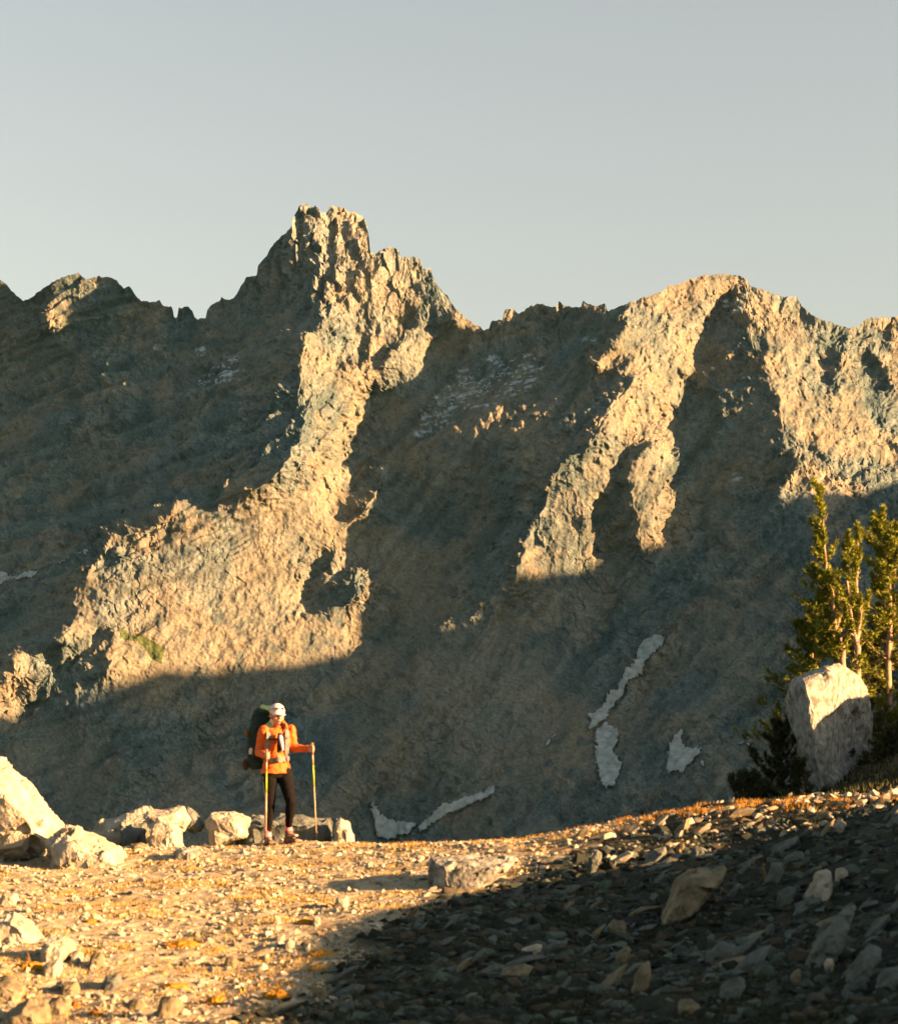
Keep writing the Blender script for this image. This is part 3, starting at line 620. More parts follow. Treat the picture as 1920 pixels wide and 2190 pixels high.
BOULDERS = [
 (Z1([(-300,420),(-120,180),(0,98),(60,110),(120,150),(200,290),(260,330),(360,420),(420,520),(440,560),(505,580),(510,640),(480,720),(350,800),(100,850),(-300,860)]), 23.2, 1.5, 'p', "huge pale sunlit boulder at the left edge, the largest rock on the crest", 4),
 (Z1([(380,740),(500,640),(560,618),(660,680),(740,680),(860,750),(980,770),(1040,840),(1040,890),(900,920),(700,960),(500,960),(420,860)]), 22.2, 1.0, 'p', "broad sloping pale rock leaning against the huge boulder's right side", 4),
 (Z1([(690,640),(820,580),(900,540),(1060,485),(1200,460),(1430,445),(1490,455),(1540,580),(1510,620),(1200,600),(950,650),(800,700)]), 26.0, 0.9, 'p', "long pale slab rising behind the other rocks, with a sharp right shoulder", 4),
 (Z1([(1490,460),(1560,500),(1640,580),(1600,640),(1500,640)]), 26.3, 0.5, 'g', "grey rock tucked behind the right shoulder of the long pale slab", 3),
 (Z1([(1180,600),(1230,570),(1380,568),(1450,610),(1470,660),(1400,720),(1280,750),(1200,710)]), 25.0, 0.7, 'p', "smooth rounded bright rock in front of the long pale slab", 3),
 (Z1([(960,640),(1060,600),(1160,590),(1170,680),(1150,740),(980,740)]), 25.4, 0.5, 'g', "dark grey rock in the shade left of the smooth bright rock", 3),
 (Z1([(1040,770),(1120,745),(1190,790),(1180,830),(1060,830)]), 23.6, 0.4, 't', "small tan block below the smooth bright rock", 2),
 (Z1([(1380,840),(1430,800),(1540,790),(1600,820),(1560,880),(1430,910)]), 22.8, 0.45, 'l', "flat white rock with dark streaks on the path left of the hiker", 3),
 ([(408,1640),(420,1620),(470,1620),(500,1632),(505,1655),(420,1660)], 26.2, 0.6, 'p', "pale rock behind the hiker's backpack side", 3),
 ([(462,1645),(500,1625),(560,1622),(620,1628),(660,1635),(668,1662),(470,1664)], 26.4, 0.7, 'g', "long low grey rock directly behind the hiker's legs", 3),
 ([(664,1668),(668,1632),(680,1629),(698,1642),(712,1664),(710,1676),(668,1678)], 26.0, 0.55, 'p', "pale upright rock right of the hiker's far pole", 3),
 ([(710,1672),(722,1665),(738,1670),(742,1680),(712,1682)], 25.8, 0.3, 'p', "small pale stone at the right end of the row behind the hiker", 2),
 ([(850,1722),(858,1712),(930,1708),(990,1710),(1036,1716),(1028,1735),(985,1752),(955,1760),(900,1776),(872,1772),(856,1752)], 18.9, 0.8, 'l', "ribbed pale rock standing out of the bank edge between sun and shade", 4),
 ([(-30,1850),(0,1832),(30,1822),(60,1838),(90,1862),(80,1880),(40,1884),(-30,1872)], 16.4, 0.35, 'p', "pale wedge-shaped rock lying at the left edge above the dark hollow", 3),
 ([(76,1922),(84,1888),(96,1872),(130,1872),(152,1884),(150,1896),(120,1912),(92,1930)], 15.2, 0.32, 'p', "cream block leaning over the dark hollow at lower left", 3),
 ([(86,1930),(94,1920),(118,1914),(124,1925),(118,1946),(104,1954),(92,1948)], 14.7, 0.22, 'p', "small white stone beneath the leaning cream block", 2),
 ([(128,1920),(146,1900),(158,1898),(166,1912),(156,1930),(136,1930)], 15.0, 0.25, 'l', "speckled rock just right of the leaning cream block", 2),
 ([(118,1980),(128,1960),(155,1958),(160,1975),(148,1990),(125,1992)], 14.2, 0.25, 't', "tan rounded stone below the hollow at lower left", 2),
 ([(92,2018),(100,1996),(122,1990),(140,2000),(142,2016),(120,2030),(100,2030)], 13.6, 0.3, 't', "brown stone beside a gold moss clump near the lower left corner", 2),
 ([(-30,1985),(-10,1955),(30,1950),(52,1968),(48,1990),(10,2004),(-30,2002)], 14.0, 0.3, 't', "long tan slab half out of frame at the left edge below the hollow", 3),
 ([(196,1968),(212,1948),(236,1944),(246,1958),(236,1976),(208,1982)], 14.2, 0.2, 'g', "dark grey stone in the shadowed gap right of the tan rounded stone", 2),
 ([(300,2020),(322,1990),(352,1986),(366,2006),(350,2030),(315,2036)], 13.4, 0.24, 't', "rough tan block right of the upright tan slab", 2),
 ([(170,1925),(182,1905),(204,1902),(212,1918),(200,1936),(178,1938)], 14.9, 0.2, 't', "tan stone among the rubble right of the speckled rock", 2),
 ([(-10,1795),(8,1780),(34,1784),(40,1800),(20,1808)], 18.5, 0.2, 'p', "pale flat stone on the left edge below the green moss", 2),
 ([(440,1925),(452,1908),(472,1910),(476,1928),(458,1936)], 14.9, 0.16, 't', "tan stone alone in the middle of the gravel flat", 2),
 ([(10,2044),(20,2012),(60,1990),(96,2004),(112,2036),(110,2062),(12,2066)], 13.1, 0.45, 't', "large rough tan rock cut by the bottom left edge", 3),
 ([(246,2034),(258,2000),(278,1994),(292,2004),(288,2034),(262,2040)], 13.5, 0.22, 't', "upright tan slab standing near the bottom edge at left", 2),
 ([(180,2060),(184,2036),(230,2026),(248,2040),(246,2064)], 13.0, 0.25, 't', "flat-topped tan block on the bottom edge", 2),
 ([(664,1805),(672,1788),(694,1788),(698,1806),(688,1814),(668,1813)], 18.2, 0.18, 'p', "square pale stone at the tip of the long shadow", 2),
 ([(606,1892),(618,1884),(622,1896),(614,1902)], 15.7, 0.10, 'p', "small round white stone furthest right of a bright pair", 2),
 ([(566,1880),(578,1874),(588,1884),(582,1898),(568,1896)], 15.8, 0.12, 'p', "egg-shaped white stone in the middle of the gravel", 2),
 ([(542,1880),(552,1868),(568,1864),(570,1872),(552,1884)], 16.0, 0.12, 'p', "tilted white stone left of the egg-shaped stone", 2),
 ([(542,1840),(548,1828),(560,1832),(560,1846),(548,1848)], 17.0, 0.12, 'p', "small bright stone beside a patch of orange grass", 2),
 ([(620,1846),(626,1830),(640,1832),(640,1850),(628,1852)], 17.0, 0.12, 'p', "upright bright stone below the square pale stone", 2),
 ([(622,1976),(632,1966),(648,1970),(656,1992),(640,2000),(628,1992)], 13.8, 0.16, 't', "tan angular block near the shadow edge at the bottom", 2),
 ([(1310,1836),(1322,1795),(1352,1748),(1372,1736),(1400,1735),(1446,1730),(1440,1752),(1410,1775),(1380,1812),(1340,1842),(1318,1846)], 16.2, 0.6, 't', "large leaning olive-tan slab, the biggest rock on the dark bank", 4),
 ([(1209,1848),(1222,1836),(1245,1838),(1258,1862),(1245,1876),(1222,1872)], 15.6, 0.25, 't', "rounded olive stone below left of the large leaning slab", 2),
 ([(1036,1910),(1040,1896),(1070,1884),(1085,1886),(1078,1898),(1048,1912)], 14.4, 0.16, 'p', "pale flat stone lying in the shaded gravel", 2),
 ([(1257,1984),(1264,1950),(1280,1924),(1296,1918),(1300,1940),(1288,1965),(1270,1990)], 13.2, 0.22, 't', "narrow upright brown stone on the dark bank", 2),
 ([(1434,1992),(1440,1970),(1468,1952),(1484,1952),(1488,1972),(1462,1992),(1444,2000)], 12.8, 0.24, 'g', "blue-grey angular block low on the dark bank", 3),
 ([(1600,1922),(1606,1898),(1640,1862),(1680,1815),(1700,1803),(1712,1806),(1696,1840),(1664,1890),(1640,1916),(1612,1930)], 14.0, 0.35, 'g', "long diagonal grey-green slab near the right edge", 4),
 ([(1668,1952),(1680,1934),(1720,1900),(1745,1888),(1760,1896),(1752,1922),(1724,1950),(1700,1972),(1676,1970)], 12.8, 0.3, 'g', "thick grey slab below the long diagonal slab", 3),
 ([(1728,1980),(1736,1958),(1768,1934),(1800,1922),(1810,1932),(1782,1954),(1758,1984),(1738,1990)], 12.0, 0.26, 'g', "pale-edged grey rock touching the right edge below the thick slab", 3),
 ([(1772,2044),(1776,1996),(1792,1968),(1830,1960),(1860,2000),(1850,2060),(1780,2070)], 10.8, 0.4, 't', "brown rock cut by the bottom right edge", 3),
 ([(1588,1800),(1600,1772),(1634,1738),(1650,1733),(1658,1742),(1662,1762),(1650,1784),(1620,1802),(1596,1806)], 16.4, 0.35, 'p', "pointed rock with a sunlit top on the dark bank", 3),
 ([(1664,1752),(1668,1736),(1680,1730),(1692,1738),(1694,1752),(1680,1762)], 16.5, 0.2, 'p', "round pale stone right of the pointed sunlit rock", 2),
 ([(1370,1706),(1380,1692),(1400,1690),(1412,1698),(1404,1712),(1382,1718)], 18.4, 0.25, 'g', "grey block above the large leaning slab", 2),
 ([(1168,1738),(1176,1708),(1190,1696),(1202,1700),(1198,1722),(1186,1748),(1174,1750)], 18.9, 0.2, 'g', "slim upright grey rock just under the bank crest", 3),
 ([(1344,1700),(1352,1684),(1366,1682),(1368,1696),(1356,1704)], 18.9, 0.15, 't', "little brown stone left of the grey block on the bank", 2),
 ([(1544,1806),(1552,1784),(1576,1770),(1590,1774),(1582,1796),(1560,1812)], 15.6, 0.22, 'g', "dull grey stone left of the pointed sunlit rock", 2),
 ([(1524,1752),(1540,1722),(1562,1720),(1566,1740),(1550,1764),(1532,1768)], 16.6, 0.22, 'g', "shaded dome-like stone upslope of the dull grey stone", 2),
 ([(1640,1664),(1650,1648),(1680,1638),(1690,1646),(1672,1660),(1650,1670)], 19.0, 0.22, 'l', "flat slab catching the sun high on the bank", 2),
 ([(1432,1796),(1440,1784),(1470,1764),(1480,1764),(1474,1776),(1446,1798)], 16.2, 0.14, 'g', "thin grey sliver right of the large leaning slab", 2),
 ([(1222,1920),(1232,1902),(1250,1890),(1258,1894),(1248,1912),(1232,1926)], 14.6, 0.18, 't', "brown lozenge-shaped stone below the rounded olive stone", 2),
 ([(1352,2012),(1358,2000),(1380,1994),(1398,2008),(1396,2034),(1362,2036)], 12.2, 0.22, 't', "cluster-like brown stone near the bottom centre of the bank", 2),
 ([(1644,1926),(1650,1914),(1662,1914),(1668,1930),(1658,1940),(1648,1938)], 13.4, 0.12, 'p', "pinkish pale stone at the foot of the long diagonal slab", 2),
 ([(1522,1876),(1530,1850),(1542,1840),(1546,1850),(1540,1872),(1528,1884)], 14.8, 0.12, 'g', "slender greenish stone midway down the bank", 2),
 ([(1580,1950),(1586,1936),(1596,1934),(1600,1960),(1592,1972),(1584,1966)], 13.1, 0.14, 't', "rust-brown stone between the two grey slabs", 2),
 ([(1402,1935),(1412,1900),(1440,1880),(1470,1885),(1475,1905),(1440,1930)], 14.0, 0.22, 'g', "mossy grey rock half sunk in the middle of the bank", 3),
 ([(1220,2030),(1240,1995),(1262,2000),(1268,2030),(1240,2046)], 12.0, 0.2, 'g', "dark stone at the bottom of the bank left of centre", 2),
]
for outl, Yr, th, mt, lab, cu in BOULDERS:
    # the distance comes from the ground under the rock's foot
    us_ = [a for a, b in outl]; vs_ = [b for a, b in outl]
    fu = sum(us_)/len(us_); fv = max(vs_)
    small = (max(us_)-min(us_)) < 200
    if 'huge' in lab or 'broad' in lab: outl = [(a, b+30 if b > 1690 else b) for a, b in outl]
    if Yr > 24.3: outl = [(a, b+38 if b > 1655 else b) for a, b in outl]
    if small and fv < 2040 and Yr < 24.3:
        hp_ = hit(fu, fv-2)
        if hp_ is not None and abs(hp_[1]-Yr) < 3: Yr = hp_[1]+th*0.35
    put_rock(outl, Yr, th, mt, lab, cuts=cu, rough=0.07 if cu < 3 else 0.09)

# the big split boulder under the pines: a dark narrow side and a broad face turned to the sun
def bp(u, v, Y): return pt3(u, v, Y)
pts = [bp(1605,1372,29.4),bp(1660,1338,29.9),bp(1681,1325,30.2),bp(1703,1341,30.7),bp(1723,1372,31.2),bp(1736,1400,31.4),bp(1742,1480,31.4),bp(1735,1590,31.2),
       bp(1626,1440,29.2),bp(1630,1600,29.0),bp(1597,1358,29.8),bp(1574,1380,30.1),bp(1573,1440,30.2),bp(1585,1490,30.2),bp(1602,1600,30.0),
       bp(1590,1362,31.0),bp(1640,1345,31.6),bp(1700,1350,32),bp(1590,1600,31.2),bp(1720,1600,32.3)]
me, c = hull_rock(pts, 77, cuts=4, rough=0.085, mat=rock_lich, name="boulder", crisp=0.9)
link("boulder", me, label="tall split granite boulder beneath the pines, dark on its left side", cat="boulder", loc=c)

# stones one can count, then the gravel nobody could
def stone_mesh(seed, n=11, name="stone"):
    r = np.random.default_rng(seed); v = r.normal(size=(n, 3)); v /= np.linalg.norm(v, axis=1)[:, None]
    v *= r.uniform(0.8, 1.0, (n, 1)); v *= np.array([1.0, r.uniform(0.6, 0.9), r.uniform(0.5, 0.8)])*0.5
    bm = bmesh.new(); [bm.verts.new(q_) for q_ in v]; rr = bmesh.ops.convex_hull(bm, input=bm.verts)
    bmesh.ops.delete(bm, geom=list({g for g in rr['geom_interior']+rr['geom_unused'] if isinstance(g, bmesh.types.BMVert)}), context='VERTS')
    bmesh.ops.triangulate(bm, faces=bm.faces[:]); bm.verts.index_update()
    V = np.array([x.co[:] for x in bm.verts]); F = np.array([[x.index for x in f.verts] for f in bm.faces]); bm.free()
    return V, F
SM = [stone_mesh(100+i, 10+i % 5) for i in range(24)]
SMb = [stone_mesh(300+i, 20) for i in range(10)]
stone_me = {}
for key, mt in RM.items():
    for i in range(10):
        V, F = SMb[i]; stone_me[key, i] = mesh_from("stone", V, F, mt)
def ground_pts(n, y0, y1, power=1.6):
    y = y0*(y1/y0)**rng.random(n)
    half = 0.2217*y+1.3
    x = rng.uniform(-1, 1, n)*half
    return x, y
import re
_cut = re.compile(r"(,| at | in | on | below| behind| rising| leaning| lying| tucked| beneath| just | beside| cut | standing| right of| left of| furthest| near | touching| above| high | low | catching| with | midway| between| half | hanging).*")
_ref = []
for outl, Yr, th, mt, lab, cu in BOULDERS:
    _ref.append((sum(a for a, b in outl)/len(outl), sum(b for a, b in outl)/len(outl), _cut.sub("", lab)))
_ord = ["", "second ", "third ", "fourth ", "fifth ", "sixth ", "seventh ", "eighth ", "ninth ", "tenth ", "eleventh ", "twelfth "]
_cn = {'p': 'white', 't': 'tan', 'l': 'speckled', 'g': 'grey'}
placed = []
def stone_labels():
    """each counted stone is named by its colour and by the nearest big rock it lies beside"""
    fam = {}
    for o, mt, key in placed:
        u = o.location.x/o.location.y*FOC+U0; v = V0-o.location.z/o.location.y*FOC
        d, ru, rv, rn = min(((u-a)**2+(v-b)**2*2.2, a, b, n) for a, b, n in _ref)
        w_ = "right of" if u-ru > abs(v-rv)*1.2 else "left of" if ru-u > abs(v-rv)*1.2 else "below" if v > rv else "above"
        fam.setdefault((mt, w_, rn), []).append((d, o.name, o))
    for (mt, w_, rn), li in fam.items():
        for k, (d, _, o) in enumerate(sorted(li, key=lambda t: t[0])):
            o['label'] = " ".join(f"{_cn[mt]} stone {w_} the {rn}, {_ord[min(k, 11)]}nearest".split()[:16])
GL = {'flat': "small stones on the sunlit gravel flat", 'bank': "small stones in the dark soil bank", 'crest': "small stones along the bank crest"}
n_st = 0
xs_, ys_ = ground_pts(1100, 12.4, 23.3)
bks = bank(xs_, ys_)
for x, y, b in zip(xs_, ys_, bks):
    if n_st >= 255: break
    if abs(x) > 0.2217*y+0.05: continue
    if b < 0.5 and rng.random() < 0.55: continue
    s = (rng.uniform(0.06, 0.12) if b < .5 else 0.09+0.20*rng.random()**2)
    crest = b > 0.4 and y > 18.8
    key = ('crest' if crest else 'bank') if b > 0.5 else 'flat'
    mt = rng.choice(list('ppptl')) if key != 'bank' else rng.choice(list('ggggt'))
    o = link("stone", stone_me[mt, int(rng.integers(10))], label="stone", cat="stone", group=GL[key], loc=(x, y, float(G(x, y))+s*0.08))
    o.scale = (s*rng.uniform(.8, 1.4)*(1.0 if b < .5 else 1.35), s, s*rng.uniform(.6, 1.0)*(1.0 if b < .5 else 0.75)); o.rotation_euler = (rng.uniform(-.4, .4), rng.uniform(-.95, -.2) if b > .5 else rng.uniform(-.4, .4), rng.uniform(-.6, .6) if b > .5 else rng.uniform(0, 6.28)); n_st += 1; placed.append((o, mt, key))
stone_labels()
def scatter(name, n, y0, y1, smin, smax, sel, colf, label, kind='stuff', mat=None, flat=0.8, expn=2.2):
    x, y = ground_pts(n, y0, y1); keep = sel(x, y); x = x[keep]; y = y[keep]; n = len(x)
    z = G(x, y); s = smin*(smax/smin)**(rng.random(n)**expn)
    s = s*(0.75+y/40)
    which = rng.integers(0, len(SM), n); VV_, FF_, CC_ = [], [], []; off = 0
    cols = colf(x, y, n)
    for w in range(len(SM)):
        m = which == w; k = m.sum()
        if not k: continue
        V, F = SM[w]; a = rng.uniform(0, 6.28, k); t = rng.uniform(-.5, .5, k); sc3 = rng.uniform(.75, 1.35, (k, 3))*s[m][:, None]
        v = V[None]*sc3[:, None, :]
        ct, st2 = np.cos(t)[:, None], np.sin(t)[:, None]
        vy = v[..., 1]*ct-v[..., 2]*st2; vz = v[..., 1]*st2+v[..., 2]*ct
        ca, sa = np.cos(a)[:, None], np.sin(a)[:, None]
        vx = v[..., 0]*ca-vy*sa; vy2 = v[..., 0]*sa+vy*ca
        out = np.stack([vx+x[m][:, None], vy2+y[m][:, None], vz+(z[m]+s[m]*0.05)[:, None]], -1)
        VV_.append(out.reshape(-1, 3)); FF_.append((F[None]+(np.arange(k)*len(V))[:, None, None]+off).reshape(-1, 3)); off += k*len(V)
        CC_.append(np.repeat(cols[m], len(V), 0))
    me = mesh_from(name, np.concatenate(VV_), np.concatenate(FF_), mat, False, np.concatenate(CC_))
    return link(name, me, label=label, kind=kind)
stone_attr = mat_attr("gravel_stone", scale=30, amount=0.25, bump=0.4, dist=0.01, spec=0.1)
def cf_flat(x, y, n):
    base = np.array([0.24, 0.245, 0.20]); v = rng.random((n, 1))
    c = base*(0.62+0.55*v); c = c+(np.array([0.30, 0.19, 0.09])-c)*(rng.random((n, 1)) < 0.10)*0.6
    return c
def cf_bank_shade(x, y, n):
    v = rng.random((n, 1))**2; c = np.array([0.021, 0.031, 0.028])*(0.5+2.6*v)  # bank stone colours, darkened to carry the shade
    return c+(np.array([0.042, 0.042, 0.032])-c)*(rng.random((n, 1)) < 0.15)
stonyness = lambda x, y: smooth(perlin(np.stack([x/0.9, y/0.9, x*0+31], 1))+0.35*perlin(np.stack([x/.3, y/.3, x*0+33], 1)), -0.55, 0.25)
scatter("gravel", 88000, 11.5, 25.5, 0.010, 0.09, lambda x, y: (bank(x, y) < rng.random(len(x))) & (rng.random(len(x)) < 0.25+0.75*stonyness(x, y)), cf_flat, "pale angular gravel covering the sunlit flat", mat=stone_attr, expn=4.2)
scatter("rubble", 44000, 9.5, 25.0, 0.02, 0.17, lambda x, y: (bank(x, y) > rng.random(len(x))) & (y < 18.6+rng.random(len(x))*2), cf_bank_shade, "dark stony rubble embedded in the shaded bank", mat=stone_attr, expn=2.8)
scatter("gravel", 2600, 18.5, 24.0, 0.03, 0.14, lambda x, y: (bank(x, y) > 0.3) & (y > 19.0), cf_flat, "pale gravel strewn along the bank crest", mat=stone_attr)

# grass: short dry blades, clumped
def blades(name, x, y, hgt, wid, cols, label, mat, lean=0.6, per=1):
    n = len(x); z = G(x, y); a = rng.uniform(0, 6.28, n); hh = hgt*rng.uniform(.5, 1.3, n); l = rng.uniform(0, lean, n)*hh; b = rng.uniform(0, 6.28, n)
    base = np.stack([x, y, z-0.004], 1); dx = np.stack([np.cos(a), np.sin(a), a*0], 1)*(wid*0.5)
    tip = base+np.stack([np.cos(b)*l, np.sin(b)*l, hh], 1)
    V = np.stack([base-dx, base+dx, tip], 1).reshape(-1, 3); F = np.arange(3*n).reshape(-1, 3)
    me = mesh_from(name, V, F, mat, False, np.repeat(cols, 3, 0)); return link(name, me, label=label, kind='stuff')
grass_mat = mat_attr("dry_grass", scale=3, amount=0.3, bump=0, spec=0.1)
def clumped(n, y0, y1, sel, sig):
    cx, cy = ground_pts(n//60, y0, y1); k = sel(cx, cy); cx, cy = cx[k], cy[k]
    i = rng.integers(0, len(cx), n); s = sig*rng.uniform(.4, 1.6, len(cx))[i]
    return cx[i]+rng.normal(size=n)*s*1.5, cy[i]+rng.normal(size=n)*s
x, y = clumped(20000, 11.8, 25.2, lambda x, y: bank(x, y) < 0.6, 0.11)
v = rng.random((len(x), 1)); cols = np.array([0.22, 0.14, 0.04])*(0.6+0.8*v)+np.array([0.03, 0.05, 0.0])*rng.random((len(x), 1))
blades("dry_grass", x, y, 0.035, 0.011, cols, "short golden dry grass growing in the gravel flat", grass_mat)
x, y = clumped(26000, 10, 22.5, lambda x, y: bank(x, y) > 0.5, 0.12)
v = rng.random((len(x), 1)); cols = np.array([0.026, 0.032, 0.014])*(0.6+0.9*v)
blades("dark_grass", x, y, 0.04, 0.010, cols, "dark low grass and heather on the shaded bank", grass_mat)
# along the bank crest and on the hill beyond
t = rng.random(16000); cu = 880+t*1000; cyy = np.interp(cu, [880, 1200, 1480, 1880], [23.6, 22.3, 21.3, 20.0])+rng.normal(size=16000)*0.35
x = (cu-U0)/FOC*cyy; cl = perlin(np.stack([x*3, cyy*2, x*0+3], 1)) > 0.05; x = x[cl]; cyy = cyy[cl]
v = rng.random((len(x), 1)); blades("dry_grass", x, cyy, 0.05, 0.010, np.array([0.27, 0.16, 0.035])*(0.5+0.8*v), "golden dry grass fringe along the bank crest", grass_mat)
x, y = clumped(30000, 24.5, 40, lambda x, y: x > 0.5, 0.5)
v = rng.random((len(x), 1)); blades("heather", x, y, 0.09, 0.03, np.array([0.032, 0.038, 0.018])*(0.5+0.9*v), "dark heather and low scrub on the ground behind the crest", grass_mat)
# single tall stalks
for i, (su, sv, hh_) in enumerate([(1288,1648,26),(1236,1658,14),(1394,1624,14),(1530,1760,40),(1693,1618,20),(1763,1606,26),(60,1922,20)]):
    hp_ = hit(su, sv+3) 
    if hp_ is None: continue
    bm = bmesh.new(); L_ = hh_*hp_[1]/FOC; ln = random.uniform(-.25, .25)*L_
    for k in range(4):
        a = k*1.6; w_ = 0.004; q0 = Vector((math.cos(a)*w_*2, math.sin(a)*w_*2, -0.01)); q1 = Vector((ln+math.cos(a)*L_*0.12*(k > 0), math.sin(a)*L_*0.12, L_*(1-0.22*k)))
        for ax in (Vector((w_, 0, 0)), Vector((0, w_, 0))):
            vs_ = [bm.verts.new(q0-ax), bm.verts.new(q0+ax), bm.verts.new(q1+ax*0.6), bm.verts.new(q1-ax*0.6)]; bm.faces.new(vs_)
    me = bm_mesh("grass_stalk", bm, mat_plain("stalk", (0.26, 0.17, 0.06), 0.9))
    lab = ["tallest dry stalk standing on the bank crest right of centre", "short dry stalk on the crest left of the tallest stalk", "short dry stalk on the crest right of the tallest stalk", "leaning dry stalk in the shade above the mossy bank stones", "dry stalk on the crest below the boulder", "dry forked stalk on the crest at the right edge", "golden grass stalk in the dark hollow at lower left"][i]
    link("grass_stalk", me, label=lab, cat="grass stalk", loc=(hp_[0], hp_[1], hp_[2]))
# moss and cushion plants
moss_mat = mat_plain("gold_moss", (0.32, 0.18, 0.02), 0.95, 0.3, 14, 0.8, 60, 0.05, col2=(0.15, 0.085, 0.015))
MOSS = [(550,1990,64,40,"largest orange-gold cushion plant near the bottom centre"),(430,1998,44,34,"round olive-gold cushion plant left of the largest one"),(362,1885,80,22,"long flat golden cushion across the gravel"),
 (182,1840,40,14,"small rust-orange cushion on the upper gravel at left"),(150,2008,26,34,"bright gold moss tuft on the brown stone at lower left"),(190,2025,34,32,"rusty brown cushion in the lower left corner stones"),
 (640,1905,60,26,"yellow cushion beside the round white stone"),(345,1970,60,20,"greenish gold moss strip above the lower left stones"),(60,1930,60,30,"golden grass cushion below the dark hollow"),
 (610,1842,44,24,"orange cushion between two bright stones"),(20,1705,70,18,"lime-green moss at the foot of the huge boulder"),(640,1935,50,22,"pale yellow cushion lower right of the white stones"),(497,2036,36,20,"dark brown cushion at the bottom edge")]
for i, (mu, mv, mw, mh, lab) in enumerate(MOSS):
    hp_ = hit(mu, min(mv+mh*0.2, 2060))
    if hp_ is None: continue
    s = hp_[1]/FOC; bm = bmesh.new(); bmesh.ops.create_icosphere(bm, subdivisions=4, radius=1.0)
    co = np.array([v.co[:] for v in bm.verts]); d = 1+0.22*perlin(co*2+i*5)+0.10*perlin(co*7+i)+0.07*perlin(co*18)
    co = co*d[:, None]*np.array([mw*s*0.5, mw*s*0.55, mh*s*0.55])
    for v, q_ in zip(bm.verts, co): v.co = q_
    m = moss_mat
    if 'lime' in lab: m = mat_plain("lime_moss", (0.30, 0.24, 0.02), 0.95, 0.3, 14, 0.8, 60, 0.05)
    if 'brown' in lab: m = mat_plain("brown_moss", (0.16, 0.08, 0.02), 0.95, 0.3, 14, 0.8, 60, 0.05)
    link("cushion_plant", bm_mesh("cushion_plant", bm, m), label=lab, cat="cushion plant", loc=(hp_[0], hp_[1]+mw*s*0.2, hp_[2]-mh*s*0.15))
# ------------------------------------------------------------------ whitebark pines
bark_mat = mat_plain("pine_bark", (0.2880, 0.2320, 0.1760), 0.85, 0.2, 14, 0.6, 50, 0.1, col2=(0.1600, 0.1200, 0.0880))
needle_mat = mat_attr("pine_needles", scale=5, amount=0.3, bump=0, spec=0.2, rough=0.6)
def tube(bm_, pts, rad, seg=6):
    rings = []
    for i, q_ in enumerate(pts):
        a = pts[max(i-1, 0)]; b = pts[min(i+1, len(pts)-1)]; t = (b-a).normalized()
        n = t.orthogonal().normalized(); m_ = t.cross(n)
        rings.append([bm_.verts.new(q_+(n*math.cos(2*math.pi*k/seg)+m_*math.sin(2*math.pi*k/seg))*rad[i]) for k in range(seg)])
    # keep rings aligned
    for r0, r1 in zip(rings, rings[1:]):
        best = min(range(seg), key=lambda s_: sum((r0[k].co-r1[(k+s_) % seg].co).length for k in range(seg)))
        for k in range(seg):
            bm_.faces.new([r0[k], r0[(k+1) % seg], r1[(k+1+best) % seg], r1[(k+best) % seg]])
    bm_.faces.new(rings[0][::-1]); bm_.faces.new(rings[-1])
def tuft(V, Cc, p_, d_, L, n, w_, col):
    d_ = d_.normalized()
    for k in range(n):
        t = random.random(); base = p_+d_*L*(t-1)*1.0
        s_ = Vector((random.gauss(0, 1), random.gauss(0, 1), random.gauss(0, 1))).normalized()
        dr = (d_*0.75+s_*0.85).normalized(); ln = 0.070*random.uniform(.7, 1.25)
        sd = dr.cross(Vector((random.gauss(0, 1), random.gauss(0, 1), random.gauss(0, 1)))).normalized()*w_
        V += [base-sd, base+sd, base+dr*ln]
        c_ = col*random.uniform(.65, 1.3); Cc += [c_, c_, c_]
